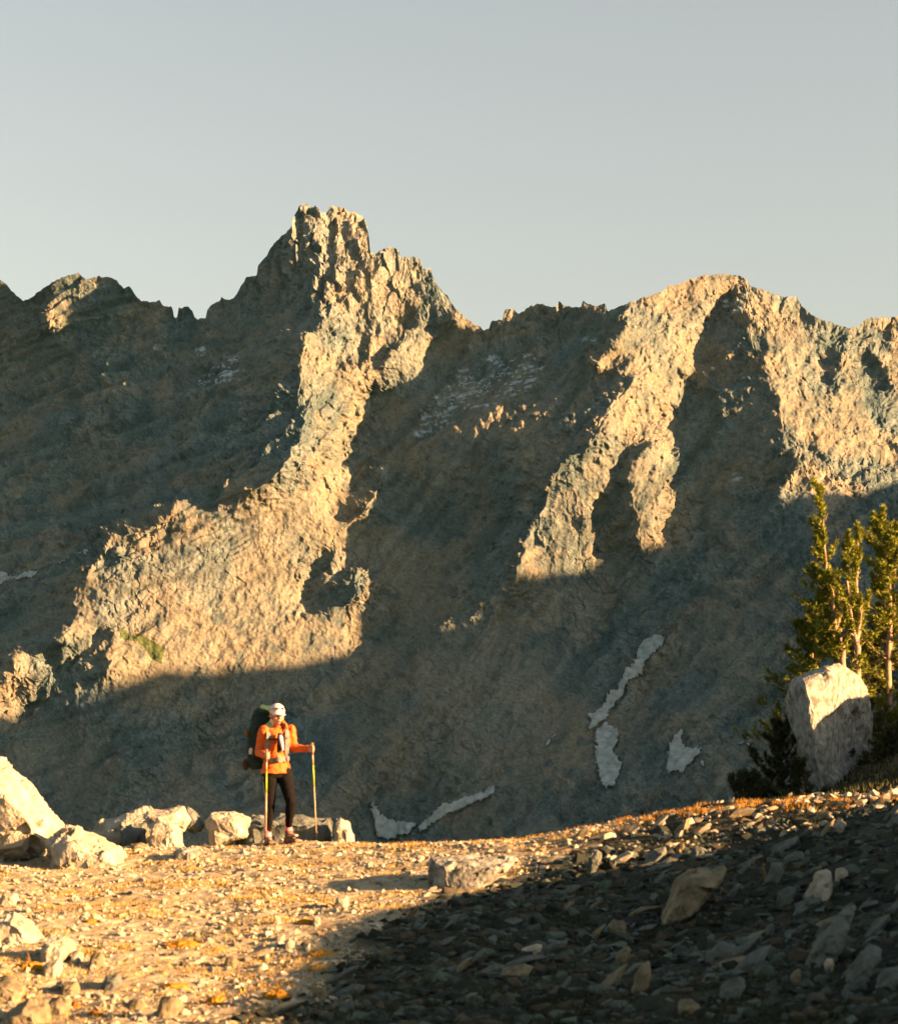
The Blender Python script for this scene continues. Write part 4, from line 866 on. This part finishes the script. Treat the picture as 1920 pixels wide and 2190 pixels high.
def pine(stems, Y, label, blen, z_low, dens=1.0, col=(0.135, 0.170, 0.014), bare=0.0, base_r=0.07, seed=1, lowfull=1.0, name="pine_tree", xbias=0.0, opening=0.0):
    """stems: traced polylines (u, v, dY) from foot to tip; limbs grow all round them"""
    random.seed(seed)
    root_uv = stems[0][0]; org = P(root_uv[0], root_uv[1], Y)
    gz = float(G(org.x, Y)); org = Vector((org.x, Y, gz))
    t_ = empty(name, org, label, "pine tree", None)
    trunk = bmesh.new(); limbs = bmesh.new(); V = []; Cc = []; colv = np.array(col)
    for si, st in enumerate(stems):
        pts = [P(a, b, Y+dy)-org for a, b, dy in st]
        if si == 0: pts = [Vector((0, 0, -0.15))]+pts
        fine = []
        for a, b in zip(pts, pts[1:]):
            for k in range(4): fine.append(a.lerp(b, k/4)+Vector((random.gauss(0, .006), random.gauss(0, .006), 0)))
        fine.append(pts[-1]); L = sum((b-a).length for a, b in zip(fine, fine[1:])); r0 = base_r if si == 0 else base_r*0.6
        rad = [max(0.007, r0*(1-k/len(fine))**0.8) for k in range(len(fine))]
        tube(trunk, fine, rad, 7)
        top = pts[-1]; ztop = top.z; zb = pts[0].z
        for k in range(3): tuft(V, Cc, top-Vector((0, 0, 0.07*k)), Vector((random.gauss(0, .1), 0, 1)), 0.12, int(50*dens), 0.008, colv)
        nb_ = int(L*25*dens)
        for b in range(nb_):
            f = (b+random.random())/nb_; i = min(int(f*(len(fine)-1)), len(fine)-2); p0 = fine[i].lerp(fine[i+1], f*(len(fine)-1)-i)
            if p0.z+gz < z_low: continue
            rel = 1-f; bl = blen*(0.16+0.95*rel**0.75)*random.uniform(.45, 1.15)
            a = random.uniform(0, 2*math.pi)
            if math.sin(a) < 0 and math.cos(a) > -0.5 and random.random() < opening: continue
            d0 = Vector((math.cos(a)+xbias, math.sin(a), 0.22+0.6*f)).normalized()
            if random.random() < bare:      # dead snag
                q_ = [p0, p0+d0*bl*0.3+Vector((0, 0, .01)), p0+d0*bl*0.55+Vector((0, 0, random.uniform(-.05, .1)))]
                tube(limbs, q_, [0.009, 0.006, 0.003], 4); continue
            q_ = [p0]
            for k in range(1, 5):
                q_.append(q_[-1]+(d0*bl/4)+Vector((random.gauss(0, .012), random.gauss(0, .012), 0.012*k)))
            tube(limbs, q_, [0.013*(.5+rel), 0.010, 0.008, 0.006, 0.004], 5)
            ends = [(q_[-1], q_[-1]-q_[-2])]
            for k in (1, 2, 3, 4):
                for s_ in (-1, 1):
                    if random.random() < 0.85*lowfull:
                        side = Vector((-d0.y, d0.x, 0))*s_; dd_ = (d0*0.7+side*0.8+Vector((0, 0, .45))).normalized(); ll = bl*random.uniform(.14, .34)
                        e = q_[k].lerp(q_[k-1], random.random())+dd_*ll; tube(limbs, [e-dd_*ll, e], [0.006, 0.004], 4); ends.append((e, dd_))
            for e, d_ in ends:
                tuft(V, Cc, e, d_+Vector((0, 0, .35)), 0.10*random.uniform(.7, 1.4), int(46*dens), 0.0085, colv*random.uniform(.8, 1.2))
    link("trunk", bm_mesh("trunk", trunk, bark_mat, True), t_)
    link("branches", bm_mesh("branches", limbs, bark_mat, True), t_, kind="stuff")
    V = np.array([v[:] for v in V]); me = mesh_from("crown", V, np.arange(len(V)).reshape(-1, 3), needle_mat, False, np.array(Cc))
    link("crown", me, t_)
    return t_
YT = 32.5
pine([[(1684,1400,0),(1681,1324,0),(1681,1293,0),(1670,1272,0),(1661,1235,0),(1652,1187,0),(1647,1130,.05),(1643,1060,.05),(1635,974,.1)],
      [(1672,1278,0),(1664,1230,-.1),(1660,1180,-.2),(1655,1160,-.2)], [(1675,1280,0),(1676,1235,.1),(1672,1190,.15)], [(1668,1262,0),(1678,1220,.1),(1683,1190,.1)]],
     YT, "tall slender pine with a pale bare-streaked trunk, rising right behind the boulder", 0.62, 0.9, 1.0, bare=0.12, seed=3, xbias=-.35, opening=0.85)
pine([[(1712,1420,0),(1711,1296,0),(1709,1258,0),(1709,1173,0),(1711,1110,0),(1712,1058,.1)], [(1710,1290,0),(1703,1258,-.1),(1694,1207,-.15),(1689,1139,-.1),(1694,1077,-.1)], [(1710,1285,0),(1716,1240,.1),(1722,1215,.2),(1730,1197,.2)], [(1708,1280,0),(1719,1235,-.1),(1716,1200,-.1)]],
     YT-0.5, "thin twin-topped pine with bare stems, middle of the group", 0.34, 1.0, 0.8, bare=0.4, seed=5, opening=0.5)
pine([[(1776,1500,0),(1773,1361,0),(1775,1260,0),(1775,1173,0),(1768,1125,0),(1760,1075,0),(1752,1028,0)], [(1774,1330,0),(1782,1250,.1),(1784,1170,.1),(1787,1062,.1)]],
     YT+0.4, "full green pine with two pointed tops at the right edge", 0.62, 0.25, 1.15, bare=0.05, seed=9, opening=0.6)
pine([[(1835,1520,0),(1832,1400,0),(1830,1260,0),(1826,1100,0)]], YT+0.9, "bushy pine half cut off by the right edge", 0.75, 0.1, 1.1, seed=12, col=(0.08, 0.105, 0.014))
pine([[(1735,1500,0),(1733,1420,0),(1735,1350,0),(1733,1290,0)]], YT+0.5, "short dense pine filling the gap beside the boulder", 0.8, 0.0, 1.2, seed=15, col=(0.06, 0.075, 0.018))
pine([[(1610,1450,0),(1612,1400,0),(1618,1330,0),(1622,1250,0)]], YT+0.6, "low spreading pine reaching out left behind the boulder", 0.95, 0.35, 1.1, seed=18, col=(0.11, 0.145, 0.014), xbias=-.5)
pine([[(1545,1605,0),(1548,1560,0),(1556,1500,0),(1562,1455,0)]], 30.6, "dark low conifer growing at the left foot of the boulder", 0.62, -2, 1.3, seed=21, col=(0.03, 0.042, 0.018), name="conifer_bush", xbias=-.2)
pine([[(1490,1615,0),(1492,1585,0),(1496,1562,0)]], 30.2, "small dark conifer bush furthest left on the crest", 0.5, -2, 1.2, seed=23, col=(0.03, 0.042, 0.018), name="conifer_bush")
pine([[(1600,1610,0),(1598,1560,0),(1596,1530,0)]], 29.0, "shaded conifer bush pressed against the boulder's dark side", 0.4, -2, 1.2, seed=26, col=(0.03, 0.042, 0.018), name="conifer_bush")
pine([[(1780,1580,0),(1778,1520,0),(1780,1470,0)]], 30.5, "dark conifer bush right of the boulder's foot", 0.7, -2, 1.2, seed=28, col=(0.035, 0.045, 0.018), name="conifer_bush")
random.seed(40)
# ------------------------------------------------------------------ the hiker
HX_, HY_ = (548-U0)/FOC*24.0, 24.0
HZ_ = float(G(HX_, HY_))-0.005
def L(zx, zy, y=0.0): return Vector(((zx-600)*0.00103, y, (1868-zy)*0.00103))
def loft(bm_, secs, seg=20, cap=True):
    """secs: (centre, half-width, half-depth, direction of width) rings, closed at both ends"""
    rings = []
    for i, (c_, a, b, wdir) in enumerate(secs):
        p0 = secs[max(i-1, 0)][0]; p1 = secs[min(i+1, len(secs)-1)][0]; t = (p1-p0).normalized()
        w_ = (wdir-t*wdir.dot(t)).normalized(); d_ = t.cross(w_)
        rings.append([bm_.verts.new(c_+w_*a*math.cos(2*math.pi*k/seg)+d_*b*math.sin(2*math.pi*k/seg)) for k in range(seg)])
    for r0, r1 in zip(rings, rings[1:]):
        for k in range(seg): bm_.faces.new([r0[k], r0[(k+1) % seg], r1[(k+1) % seg], r1[k]])
    bm_.faces.new(rings[0][::-1]); bm_.faces.new(rings[-1])
def ball(bm_, c_, r, rot=None):
    m = Matrix.Translation(c_) @ (rot.to_4x4() if rot else Matrix.Identity(4)) @ Matrix.Diagonal((*r, 1))
    bmesh.ops.create_icosphere(bm_, subdivisions=3, radius=1, matrix=m)
def remeshed(name, bm_, voxel, mat, parent, smooth_it=4, wrinkle=0.0, **kw):
    bmesh.ops.recalc_face_normals(bm_, faces=bm_.faces[:])
    me = bpy.data.meshes.new("tmp"); bm_.to_mesh(me); bm_.free(); o = bpy.data.objects.new("tmp", me); C.objects.link(o)
    m = o.modifiers.new("r", 'REMESH'); m.mode = 'VOXEL'; m.voxel_size = voxel
    s_ = o.modifiers.new("s", 'SMOOTH'); s_.iterations = smooth_it; s_.factor = 0.5
    dg = bpy.context.evaluated_depsgraph_get(); dg.update(); out = bpy.data.meshes.new_from_object(o.evaluated_get(dg))
    bpy.data.objects.remove(o); out.materials.clear(); out.materials.append(mat); out.name = name
    if wrinkle:
        n = len(out.vertices); co = np.empty(n*3, np.float32); out.vertices.foreach_get("co", co); co = co.reshape(-1, 3).astype(float)
        no = np.array([v.normal[:] for v in out.vertices])
        d = -np.abs(perlin(co*np.array([9, 9, 17.])+3))*1.6+perlin(co*26)*0.5
        co += no*(d*wrinkle)[:, None]; out.vertices.foreach_set("co", co.astype(np.float32).ravel())
    for p_ in out.polygons: p_.use_smooth = True
    return link(name, out, parent, **kw)
XW = Vector((0.90, 0.42, 0)).normalized()      # across the shoulders: she is turned a little to her left, towards the sun
FW = Vector((0.42, -0.90, 0)).normalized()     # the way she faces
skin = mat_plain("skin", (0.3744, 0.2028, 0.1404), 0.6, 0.08, 6)
hair_m = mat_plain("hair", (0.2340, 0.0858, 0.0234), 0.6, 0.3, 40, 0.6, 90)
jacket_m = mat_plain("orange_jacket", (0.43, 0.085, 0.008), 0.75, 0.10, 5, 0.2, 60)
legg_m = mat_plain("leggings", (0.006, 0.0062, 0.007), 0.95, 0.2, 6, spec=0.03)
sock_m = mat_plain("pink_sock", (0.60, 0.17, 0.24), 0.9, 0.15, 30)
boot_m = mat_plain("boot", (0.0858, 0.0663, 0.0507), 0.85, 0.35, 22); sole_m = mat_plain("boot_sole", (0.0195, 0.0195, 0.0195), 0.9)
white_m = mat_plain("white_cloth", (0.4836, 0.4524, 0.4524), 0.85, 0.06, 8); grey_m = mat_plain("grey_webbing", (0.1248, 0.1209, 0.1170), 0.85, 0.2, 20)
dgreen = mat_plain("green_pack_cloth", (0.003, 0.018, 0.015), 0.8, 0.35, 6, 0.3, 30); lgreen = mat_plain("pale_green_cloth", (0.008, 0.034, 0.025), 0.8, 0.2, 8)
black_m = mat_plain("black_cloth", (0.0094, 0.0094, 0.0101), 0.8); lens_m = mat_plain("brown_lens", (0.0468, 0.0140, 0.0047), 0.25, spec=0.6)
brown_m = mat_plain("brown_cloth", (0.1326, 0.0663, 0.0234), 0.85); pole_m = mat_plain("pole_metal", (0.3120, 0.2340, 0.1482), 0.45, spec=0.5); lime_m = mat_plain("lime_band", (0.2340, 0.3276, 0.0156), 0.5); grip_m = mat_plain("cork_grip", (0.1716, 0.1092, 0.0702), 0.9)
person = empty("person", (HX_, HY_, HZ_), "hiker in orange jacket, dark leggings and white cap, standing on the pass", "person")

# skeleton in her own space
neck = L(640, 500, 0.0); headc = L(634, 372, -0.015)
shl, shr = L(484, 545, -0.07), L(778, 535, 0.06)
ell, elr = L(424, 790, -0.03), L(818, 745, 0.02)
hal, har = L(528, 832, -0.25), L(1030, 752, -0.10)
hipl, hipr = L(545, 1005, -0.03), L(700, 1005, 0.03)
knl, knr = L(550, 1375, -0.04), L(795, 1370, -0.10)
anl, anr = L(524, 1715, 0.0), L(757, 1650, 0.07)
def body_parts(bm_, g=0.0, torso=True, arms=True, legs=True, hem=False):
    if torso:
        S = [(L(640,470,-.005),.050,.052),(L(640,505,0),.054,.056),(L(636,530,0),.11,.075),(L(632,560,0),.158,.088),(L(628,620,0),.165,.108),(L(622,700,-.005),.152,.118),(L(618,800,0),.132,.104),(L(616,880,0),.137,.105),(L(618,960,0),.158,.118)]
        if not hem: S += [(L(620,1030,0),.160,.120),(L(618,1085,0),.12,.09)]
        else: S += [(L(616,1040,0),.176,.136)]
        loft(bm_, [(c_, a+g, b+g, XW) for c_, a, b in S], 24)
    if arms:
        for a, b, c_ in ((shl, ell, hal), (shr, elr, har)):
            m1_ = a.lerp(b, .5); m2_ = b.lerp(c_, .45)
            wr = b.lerp(c_, .86)
            loft(bm_, [(a+Vector((0, 0, .02)), .045+g, .045+g, XW), (a.lerp(b, .12), .058+g, .058+g, XW), (m1_, .047+g, .047+g, XW), (b, .042+g, .042+g, XW)], 16)
            ball(bm_, b, (.042+g,)*3)
            loft(bm_, [(b, .042+g, .042+g, Vector((0, 0, 1))), (m2_, .038+g, .036+g, Vector((0, 0, 1))), (wr, .026+g, .023+g, Vector((0, 0, 1)))], 16)
            ball(bm_, a, (.056+g,)*3)
    if legs:
        for hp_, k, an, sgn in ((hipl, knl, anl, -1), (hipr, knr, anr, 1)):
            loft(bm_, [(hp_, .086+g, .098+g, XW), (hp_.lerp(k, .3), .082+g, .090+g, XW), (hp_.lerp(k, .7), .064+g, .068+g, XW), (k, .054+g, .058+g, XW),
                       (k.lerp(an, .15), .050+g, .054+g, XW), (k.lerp(an, .38), .052+g, .060+g, XW), (k.lerp(an, .75), .036+g, .040+g, XW), (an, .031+g, .035+g, XW)], 16)
        ball(bm_, (hipl+hipr)/2+Vector((0, 0, .02)), (.15+g, .115+g, .09+g), Matrix.Rotation(math.atan2(XW.y, XW.x), 3, 'Z'))
bm = bmesh.new(); body_parts(bm)
HR = Matrix((XW, -FW, Vector((0, 0, 1)))).transposed()       # head frame: x across, y back, z up
HRt = HR
def hd(x, y, z): return headc+HRt @ Vector((x, y, z))
ball(bm, hd(0, .012, .035), (.074, .092, .085), HRt); ball(bm, hd(0, -.012, -.035), (.058, .070, .075), HRt); ball(bm, hd(0, -.042, -.082), (.030, .030, .024), HRt)
loft(bm, [(hd(0, .02, -.06), .045, .05, XW), (L(640, 510, 0), .05, .052, XW)], 16)
ball(bm, hd(0, -.088, -.022), (.011, .014, .020), HRt); ball(bm, hd(0, -.096, -.034), (.014, .011, .010), HRt)
ball(bm, hd(0, -.078, -.060), (.024, .010, .007), HRt); ball(bm, hd(0, -.077, -.069), (.020, .010, .006), HRt)
for s_ in (-1, 1):
    ball(bm, hd(.074*s_, .012, -.012), (.009, .019, .030), HRt); ball(bm, hd(.030*s_, -.066, .018), (.024, .012, .008), HRt); ball(bm, hd(.036*s_, -.058, -.035), (.022, .016, .018), HRt)
# hands: palm, four bent fingers and a thumb closed around each grip
def hand(bm_, elbow, h, side):
    d_ = (h-elbow).normalized(); up = Vector((0, 0, 1)); inn = XW*side
    palm = h-d_*0.028+inn*0.0
    wr = elbow.lerp(h, .84)
    loft(bm_, [(wr-d_*.03, .024, .020, up), (wr, .025, .018, up), (palm, .042, .019, up), (h+d_*.004, .040, .017, up)], 14)
    out = d_.cross(up).normalized()*side
    for i in range(4):
        z = .030-.020*i; ln = (.95, 1.05, 1.0, .82)[i]
        a = h+up*z; b = a+d_*.030*ln+out*.004; c_ = b+(-out)*.026*ln+d_*.006; e = c_-d_*.026*ln-out*.004
        pts_ = [a-d_*.01, a, b, c_, e]; r_ = [.0105, .0105, .0095, .0088, .0070]
        for q0, q1, r0, r1 in zip(pts_, pts_[1:], r_, r_[1:]): loft(bm_, [(q0, r0, r0, up), (q1, r1, r1, up+Vector((.01, 0, 0)))], 8)
        for q_, rr_ in zip(pts_[1:], r_[1:]): ball(bm_, q_, (rr_,)*3)
    a = palm+up*.028-out*.012; b = a+up*.014+d_*.020-out*.016; c_ = b+d_*.024-out*.004+up*.002
    for q0, q1, r0, r1 in ((a, b, .013, .011), (b, c_, .011, .009)): loft(bm_, [(q0, r0, r0, out), (q1, r1, r1, out)], 8)
    ball(bm_, b, (.011,)*3); ball(bm_, c_, (.009,)*3)
hand(bm, ell, hal, 1); hand(bm, elr, har, -1)
for an, td in ((anl, Vector((.30, -.95, 0))), (anr, Vector((.62, -.78, 0)))):
    td.normalize(); f0 = Vector((an.x, an.y, an.z-.10 if an is anr else an.z-.11))
    loft(bm, [(an, .031, .035, XW), (an-Vector((0, 0, .07)), .033, .042, XW), (f0+Vector((0, 0, .01)), .034, .05, XW)], 14)
    w_ = td.cross(Vector((0, 0, 1)))
    loft(bm, [(f0-td*.05, .026, .022, w_), (f0+td*.04, .036, .028, w_), (f0+td*.12, .040, .020, w_), (f0+td*.17, .026, .014, w_)], 14)
remeshed("body", bm, 0.0055, skin, person, 2)

bm = bmesh.new(); body_parts(bm, 0.015, legs=False, hem=True)
remeshed("jacket", bm, 0.011, jacket_m, person, 3, 0.012)
bm = bmesh.new(); loft(bm, [(L(640, 478, 0), .066, .066, XW), (L(640, 520, 0), .075, .07, XW)], 20)
remeshed("collar", bm, 0.008, jacket_m, person, 2, 0.004)
bm = bmesh.new(); body_parts(bm, 0.010, torso=False, arms=False)
loft(bm, [(L(618, 960, 0), .150, .112, XW), (L(620, 1030, 0), .166, .126, XW), (L(618, 1085, 0), .135, .108, XW)], 24)
remeshed("leggings", bm, 0.009, legg_m, person, 3, 0.004)
# pale piping down the outer seam of the near leg
bm = bmesh.new(); sd = [hipl.lerp(knl, k/6) for k in range(1, 6)]+[knl]+[knl.lerp(anl, k/5) for k in range(1, 6)]
rr_ = [.090, .086, .080, .073, .066, .062, .060, .062, .055, .046, .040]
tube(bm, [q_+Vector((-.80, -.60, 0))*r for q_, r in zip(sd, rr_)], [.0045]*11, 6)
link("piping", bm_mesh("piping", bm, white_m, True), person)
for an, td, zf in ((anl, Vector((.30, -.95, 0)), 0.0), (anr, Vector((.62, -.78, 0)), 0.018)):
    td.normalize(); w_ = td.cross(Vector((0, 0, 1)))
    bm = bmesh.new(); loft(bm, [(an+Vector((0, 0, .10)), .050, .054, XW), (an, .043, .047, XW), (an-Vector((0, 0, .055)), .046, .050, XW)], 18)
    remeshed("sock", bm, 0.008, sock_m, person, 1, 0.006)
    gz = zf; f0 = Vector((an.x, an.y, gz+.045))
    bm = bmesh.new()
    loft(bm, [(an-Vector((0, 0, .045)), .050, .056, w_), (Vector((an.x, an.y, gz+.09)), .047, .056, w_), (f0, .046, .060, w_)], 18)
    loft(bm, [(f0-td*.065, .036, .030, w_), (f0-td*.01, .045, .045, w_), (f0+td*.07, .048, .038, w_), (f0+td*.13, .050, .030, w_), (f0+td*.185, .034, .022, w_)], 18)
    b_ = remeshed("boot", bm, 0.008, boot_m, person, 3, 0.004)
    bm = bmesh.new(); s0 = f0-Vector((0, 0, .032))
    loft(bm, [(s0-td*.075, .032, .013, w_), (s0, .044, .015, w_), (s0+td*.12, .052, .015, w_), (s0+td*.195, .034, .013, w_)], 18)
    remeshed("sole", bm, 0.007, sole_m, b_, 1)
    bm = bmesh.new()
    for k in range(4):
        c_ = f0+td*(.05+.022*k)+Vector((0, 0, .048-.007*k)); tube(bm, [c_-w_*.022, c_+Vector((0, 0, .006)), c_+w_*.022], [.004]*3, 5)
    link("laces", bm_mesh("laces", bm, grey_m, True), b_)
# face, hair, cap
for s_ in (-1, 1):
    bm = bmesh.new(); ball(bm, hd(.030*s_, -.074, .004), (.013, .006, .006), HRt); link("eye", bm_mesh("eye", bm, black_m, True), person)
bm = bmesh.new(); ball(bm, hd(0, -.0845, -.064), (.020, .006, .006), HRt); link("mouth", bm_mesh("mouth", bm, mat_plain("lips", (0.2652, 0.0780, 0.0624), .5), True), person)
bm = bmesh.new(); ball(bm, hd(0, .03, .02), (.083, .092, .088), HRt)
for k in range(6):
    f = k/5; ball(bm, L(690+50*f, 440+80*f, -.03+.01*f), (.034-.006*f, .034, .03))
for q_ in ((705, 455), (728, 470), (742, 505), (728, 535), (712, 545)): ball(bm, L(q_[0], q_[1], -.06), (.026, .026, .03))
remeshed("hair", bm, 0.009, hair_m, person, 2, 0.012)
cap = bmesh.new(); ball(cap, hd(0, .012, .062), (.090, .106, .088), HRt)
bmesh.ops.bisect_plane(cap, geom=cap.verts[:]+cap.edges[:]+cap.faces[:], plane_co=hd(0, 0, .030), plane_no=(0, 0, 1), clear_inner=True)
bmesh.ops.holes_fill(cap, edges=[e for e in cap.edges if e.is_boundary])
cap_o = link("cap", bm_mesh("cap", cap, white_m, True), person)
bm = bmesh.new(); n_ = 14; tp = []; bt = []
for k in range(n_+1):
    a = math.pi*(0.08+0.84*k/n_); rx, ry = math.cos(a), math.sin(a)
    i_ = hd(rx*.083, -ry*.082, .040); o_ = hd(rx*.078, -ry*.155-.008, .040-.030*ry-.018*rx*rx); tp.append((bm.verts.new(i_), bm.verts.new(o_))); bt.append((bm.verts.new(i_-Vector((0, 0, .006))), bm.verts.new(o_-Vector((0, 0, .006)))))
for k in range(n_):
    bm.faces.new([tp[k][0], tp[k][1], tp[k+1][1], tp[k+1][0]]); bm.faces.new([bt[k][0], bt[k+1][0], bt[k+1][1], bt[k][1]]); bm.faces.new([tp[k][1], bt[k][1], bt[k+1][1], tp[k+1][1]])
link("brim", bm_mesh("brim", bm, white_m), cap_o)
gl = bmesh.new()
for s_ in (-1, 1): ball(gl, hd(.036*s_, -.086, .082), (.028, .012, .015), HRt)
tube(gl, [hd(-.02, -.096, .085), hd(.02, -.096, .085)], [.004]*2, 6)
for s_ in (-1, 1): tube(gl, [hd(.062*s_, -.078, .084), hd(.088*s_, -.02, .078), hd(.09*s_, .04, .07)], [.003]*3, 6)
sg = link("sunglasses", bm_mesh("sunglasses", gl, lens_m, True), None, label="brown sunglasses pushed up on the white cap's crown", cat="sunglasses", loc=(HX_, HY_, HZ_))

# backpack
pack = empty("backpack", (HX_, HY_, HZ_), "tall dark green hiking backpack carried on the hiker's back", "backpack")
BW = -FW
def K(zx, zy, y): return L(zx, zy, y)
bm = bmesh.new()
S = [((400, 985), .10, .09), ((395, 940), .15, .125), ((405, 800), .165, .135), ((425, 650), .165, .135), ((440, 480), .160, .130), ((455, 370), .150, .125), ((470, 335), .135, .11)]
loft(bm, [(K(a[0]+22, a[1], .24), w_*1.13, d_*1.12, XW) for a, w_, d_ in S], 24)
remeshed("pack_bag", bm, 0.012, dgreen, pack, 3, 0.018)
bm = bmesh.new(); loft(bm, [(K(500, 350, .22), .125, .12, XW), (K(505, 300, .22), .14, .13, XW), (K(515, 268, .21), .11, .10, XW)], 22)
remeshed("pack_lid", bm, 0.011, lgreen, pack, 3, 0.012)
bm = bmesh.new(); ball(bm, K(262, 560, .20), (.035, .05, .05)); remeshed("side_pouch", bm, 0.01, brown_m, pack, 2, 0.008)
bm = bmesh.new(); ball(bm, K(250, 930, .22), (.05, .06, .075)); ball(bm, K(300, 700, .22), (.05, .06, .10)); remeshed("side_pocket", bm, 0.011, mat_plain("dark_brown_cloth", (0.0429, 0.0234, 0.0117), .9), pack, 2, 0.01)
bm = bmesh.new(); loft(bm, [(K(318, 815, .05), .020, .020, XW), (K(325, 760, .05), .024, .024, XW), (K(330, 740, .05), .014, .014, XW)], 14)
remeshed("side_bottle", bm, 0.006, white_m, pack, 1)
def strap(name, pts, w_, th, mat, parent, nrm_=None):
    bm = bmesh.new(); fr = []
    for i, q_ in enumerate(pts):
        a = pts[max(i-1, 0)]; b = pts[min(i+1, len(pts)-1)]; t = (b-a).normalized(); n = (nrm_ or FW); s_ = t.cross(n).normalized(); n2 = s_.cross(t).normalized()
        fr.append([bm.verts.new(q_+s_*w_+n2*th), bm.verts.new(q_-s_*w_+n2*th), bm.verts.new(q_-s_*w_-n2*th), bm.verts.new(q_+s_*w_-n2*th)])
    for r0, r1 in zip(fr, fr[1:]):
        for k in range(4): bm.faces.new([r0[k], r0[(k+1) % 4], r1[(k+1) % 4], r1[k]])
    bm.faces.new(fr[0][::-1]); bm.faces.new(fr[-1]); bmesh.ops.recalc_face_normals(bm, faces=bm.faces[:])
    return link(name, bm_mesh(name, bm, mat), parent)
strap("shoulder_strap", [K(515, 500, .09), K(518, 512, .0), K(528, 545, -.095), K(545, 600, -.150), (K(543, 680, -.160)), K(520, 760, -.150), K(490, 830, -.10)], .026, .007, grey_m, pack)
strap("shoulder_strap", [K(728, 500, .13), K(735, 510, .04), K(745, 545, -.055), K(752, 610, -.085), K(752, 690, -.085), K(745, 780, -.070), K(755, 840, -.02)], .026, .007, grey_m, pack)
strap("hip_belt", [K(480, 850, .05), K(478, 865, -.06), K(520, 875, -.13), K(600, 885, -.160), K(670, 880, -.145), K(735, 865, -.09), K(765, 850, -.01), K(760, 850, .07)], .030, .010, grey_m, pack)
strap("chest_strap", [K(540, 640, -.162), K(600, 645, -.172), K(660, 640, -.155), K(750, 630, -.10)], .009, .004, black_m, pack)
bm = bmesh.new(); ball(bm, K(655, 865, -.175), (.042, .028, .055)); remeshed("belt_pouch", bm, 0.008, mat_plain("khaki_cloth", (0.1560, 0.1326, 0.0936), .9), pack, 2, 0.008)
bm = bmesh.new(); ball(bm, K(752, 865, -.085), (.034, .03, .045)); remeshed("belt_pouch", bm, 0.008, grey_m, pack, 2, 0.008)
bm = bmesh.new(); loft(bm, [(K(672, 800, -.175), .034, .026, XW), (K(676, 700, -.185), .040, .030, XW), (K(680, 620, -.180), .042, .034, XW), (K(680, 570, -.165), .030, .026, XW)], 18)
cp = remeshed("chest_pouch", bm, 0.007, black_m, None, 2, 0.006, label="black camera pouch strapped to the hiker's chest", cat="pouch", loc=(HX_, HY_, HZ_))
bm = bmesh.new(); loft(bm, [(K(712, 770, -.205), .015, .015, XW), (K(705, 720, -.215), .018, .018, XW), (K(690, 640, -.220), .024, .022, XW), (K(685, 600, -.212), .018, .016, XW)], 16)
remeshed("water_bottle", bm, 0.005, white_m, None, 1, label="slim white water bottle hanging in front of the black pouch", cat="bottle", loc=(HX_, HY_, HZ_))

def pole(h, tip, label):
    t = empty("trekking_pole", (HX_, HY_, HZ_), label, "trekking pole", "hiker's pair of trekking poles")
    d_ = (tip-h).normalized(); top = h-d_*.06; n = (tip-top).length
    def seg(name, a, b, r0, r1, m):
        bm = bmesh.new(); tube(bm, [top+d_*a, top+d_*(a+b)/2, top+d_*b], [r0, (r0+r1)/2, r1], 10); return link(name, bm_mesh(name, bm, m, True), t)
    seg("grip", 0, .13, .017, .014, grip_m); bm = bmesh.new(); ball(bm, top, (.019, .019, .015)); link("grip_knob", bm_mesh("grip_knob", bm, grip_m, True), t)
    seg("upper_shaft", .13, n*.22, .0095, .0095, pole_m); seg("lime_band", n*.22, n*.45, .0100, .0100, lime_m); seg("lower_shaft", n*.45, n*.93, .0088, .0070, pole_m)
    seg("tip", n*.93, n, .006, .003, sole_m)
    bm = bmesh.new(); q_ = top+d_*n*.93; tube(bm, [q_-d_*.004, q_+d_*.004], [.024, .024], 12); link("basket", bm_mesh("basket", bm, sole_m), t)
    strap("wrist_strap", [top, top+Vector((.02, .01, -.03)), top+Vector((.012, .01, -.09)), top+Vector((.0, 0, -.05))], .008, .002, black_m, t)
pole(hal+Vector((.003, -.025, 0)), L(521, 1838, -.22), "pole planted in front of the hiker's leg, held close to the body")
pole(har+Vector((.012, -.018, 0)), L(1076, 1795, .10), "pole held out at arm's length, away from the hiker's body")

# ------------------------------------------------------------------ the air between here and the mountain
hz = bpy.data.materials.new("haze_air"); t = nodes(hz); t.nodes.clear()
v = t.nodes.new("ShaderNodeVolumePrincipled"); v.inputs['Density'].default_value = 0.000014
v.inputs['Color'].default_value = (0.25, 0.70, 1.0, 1); v.inputs['Anisotropy'].default_value = 0.0
oo = t.nodes.new("ShaderNodeOutputMaterial"); t.links.new(v.outputs[0], oo.inputs['Volume'])
bm = bmesh.new(); bmesh.ops.create_cube(bm, size=1, matrix=Matrix.Translation((0, 450, 140)) @ Matrix.Diagonal((3100, 2100, 520, 1)))
link("haze", bm_mesh("haze", bm, hz), kind='stuff', label="thin blue mountain air over the whole valley")
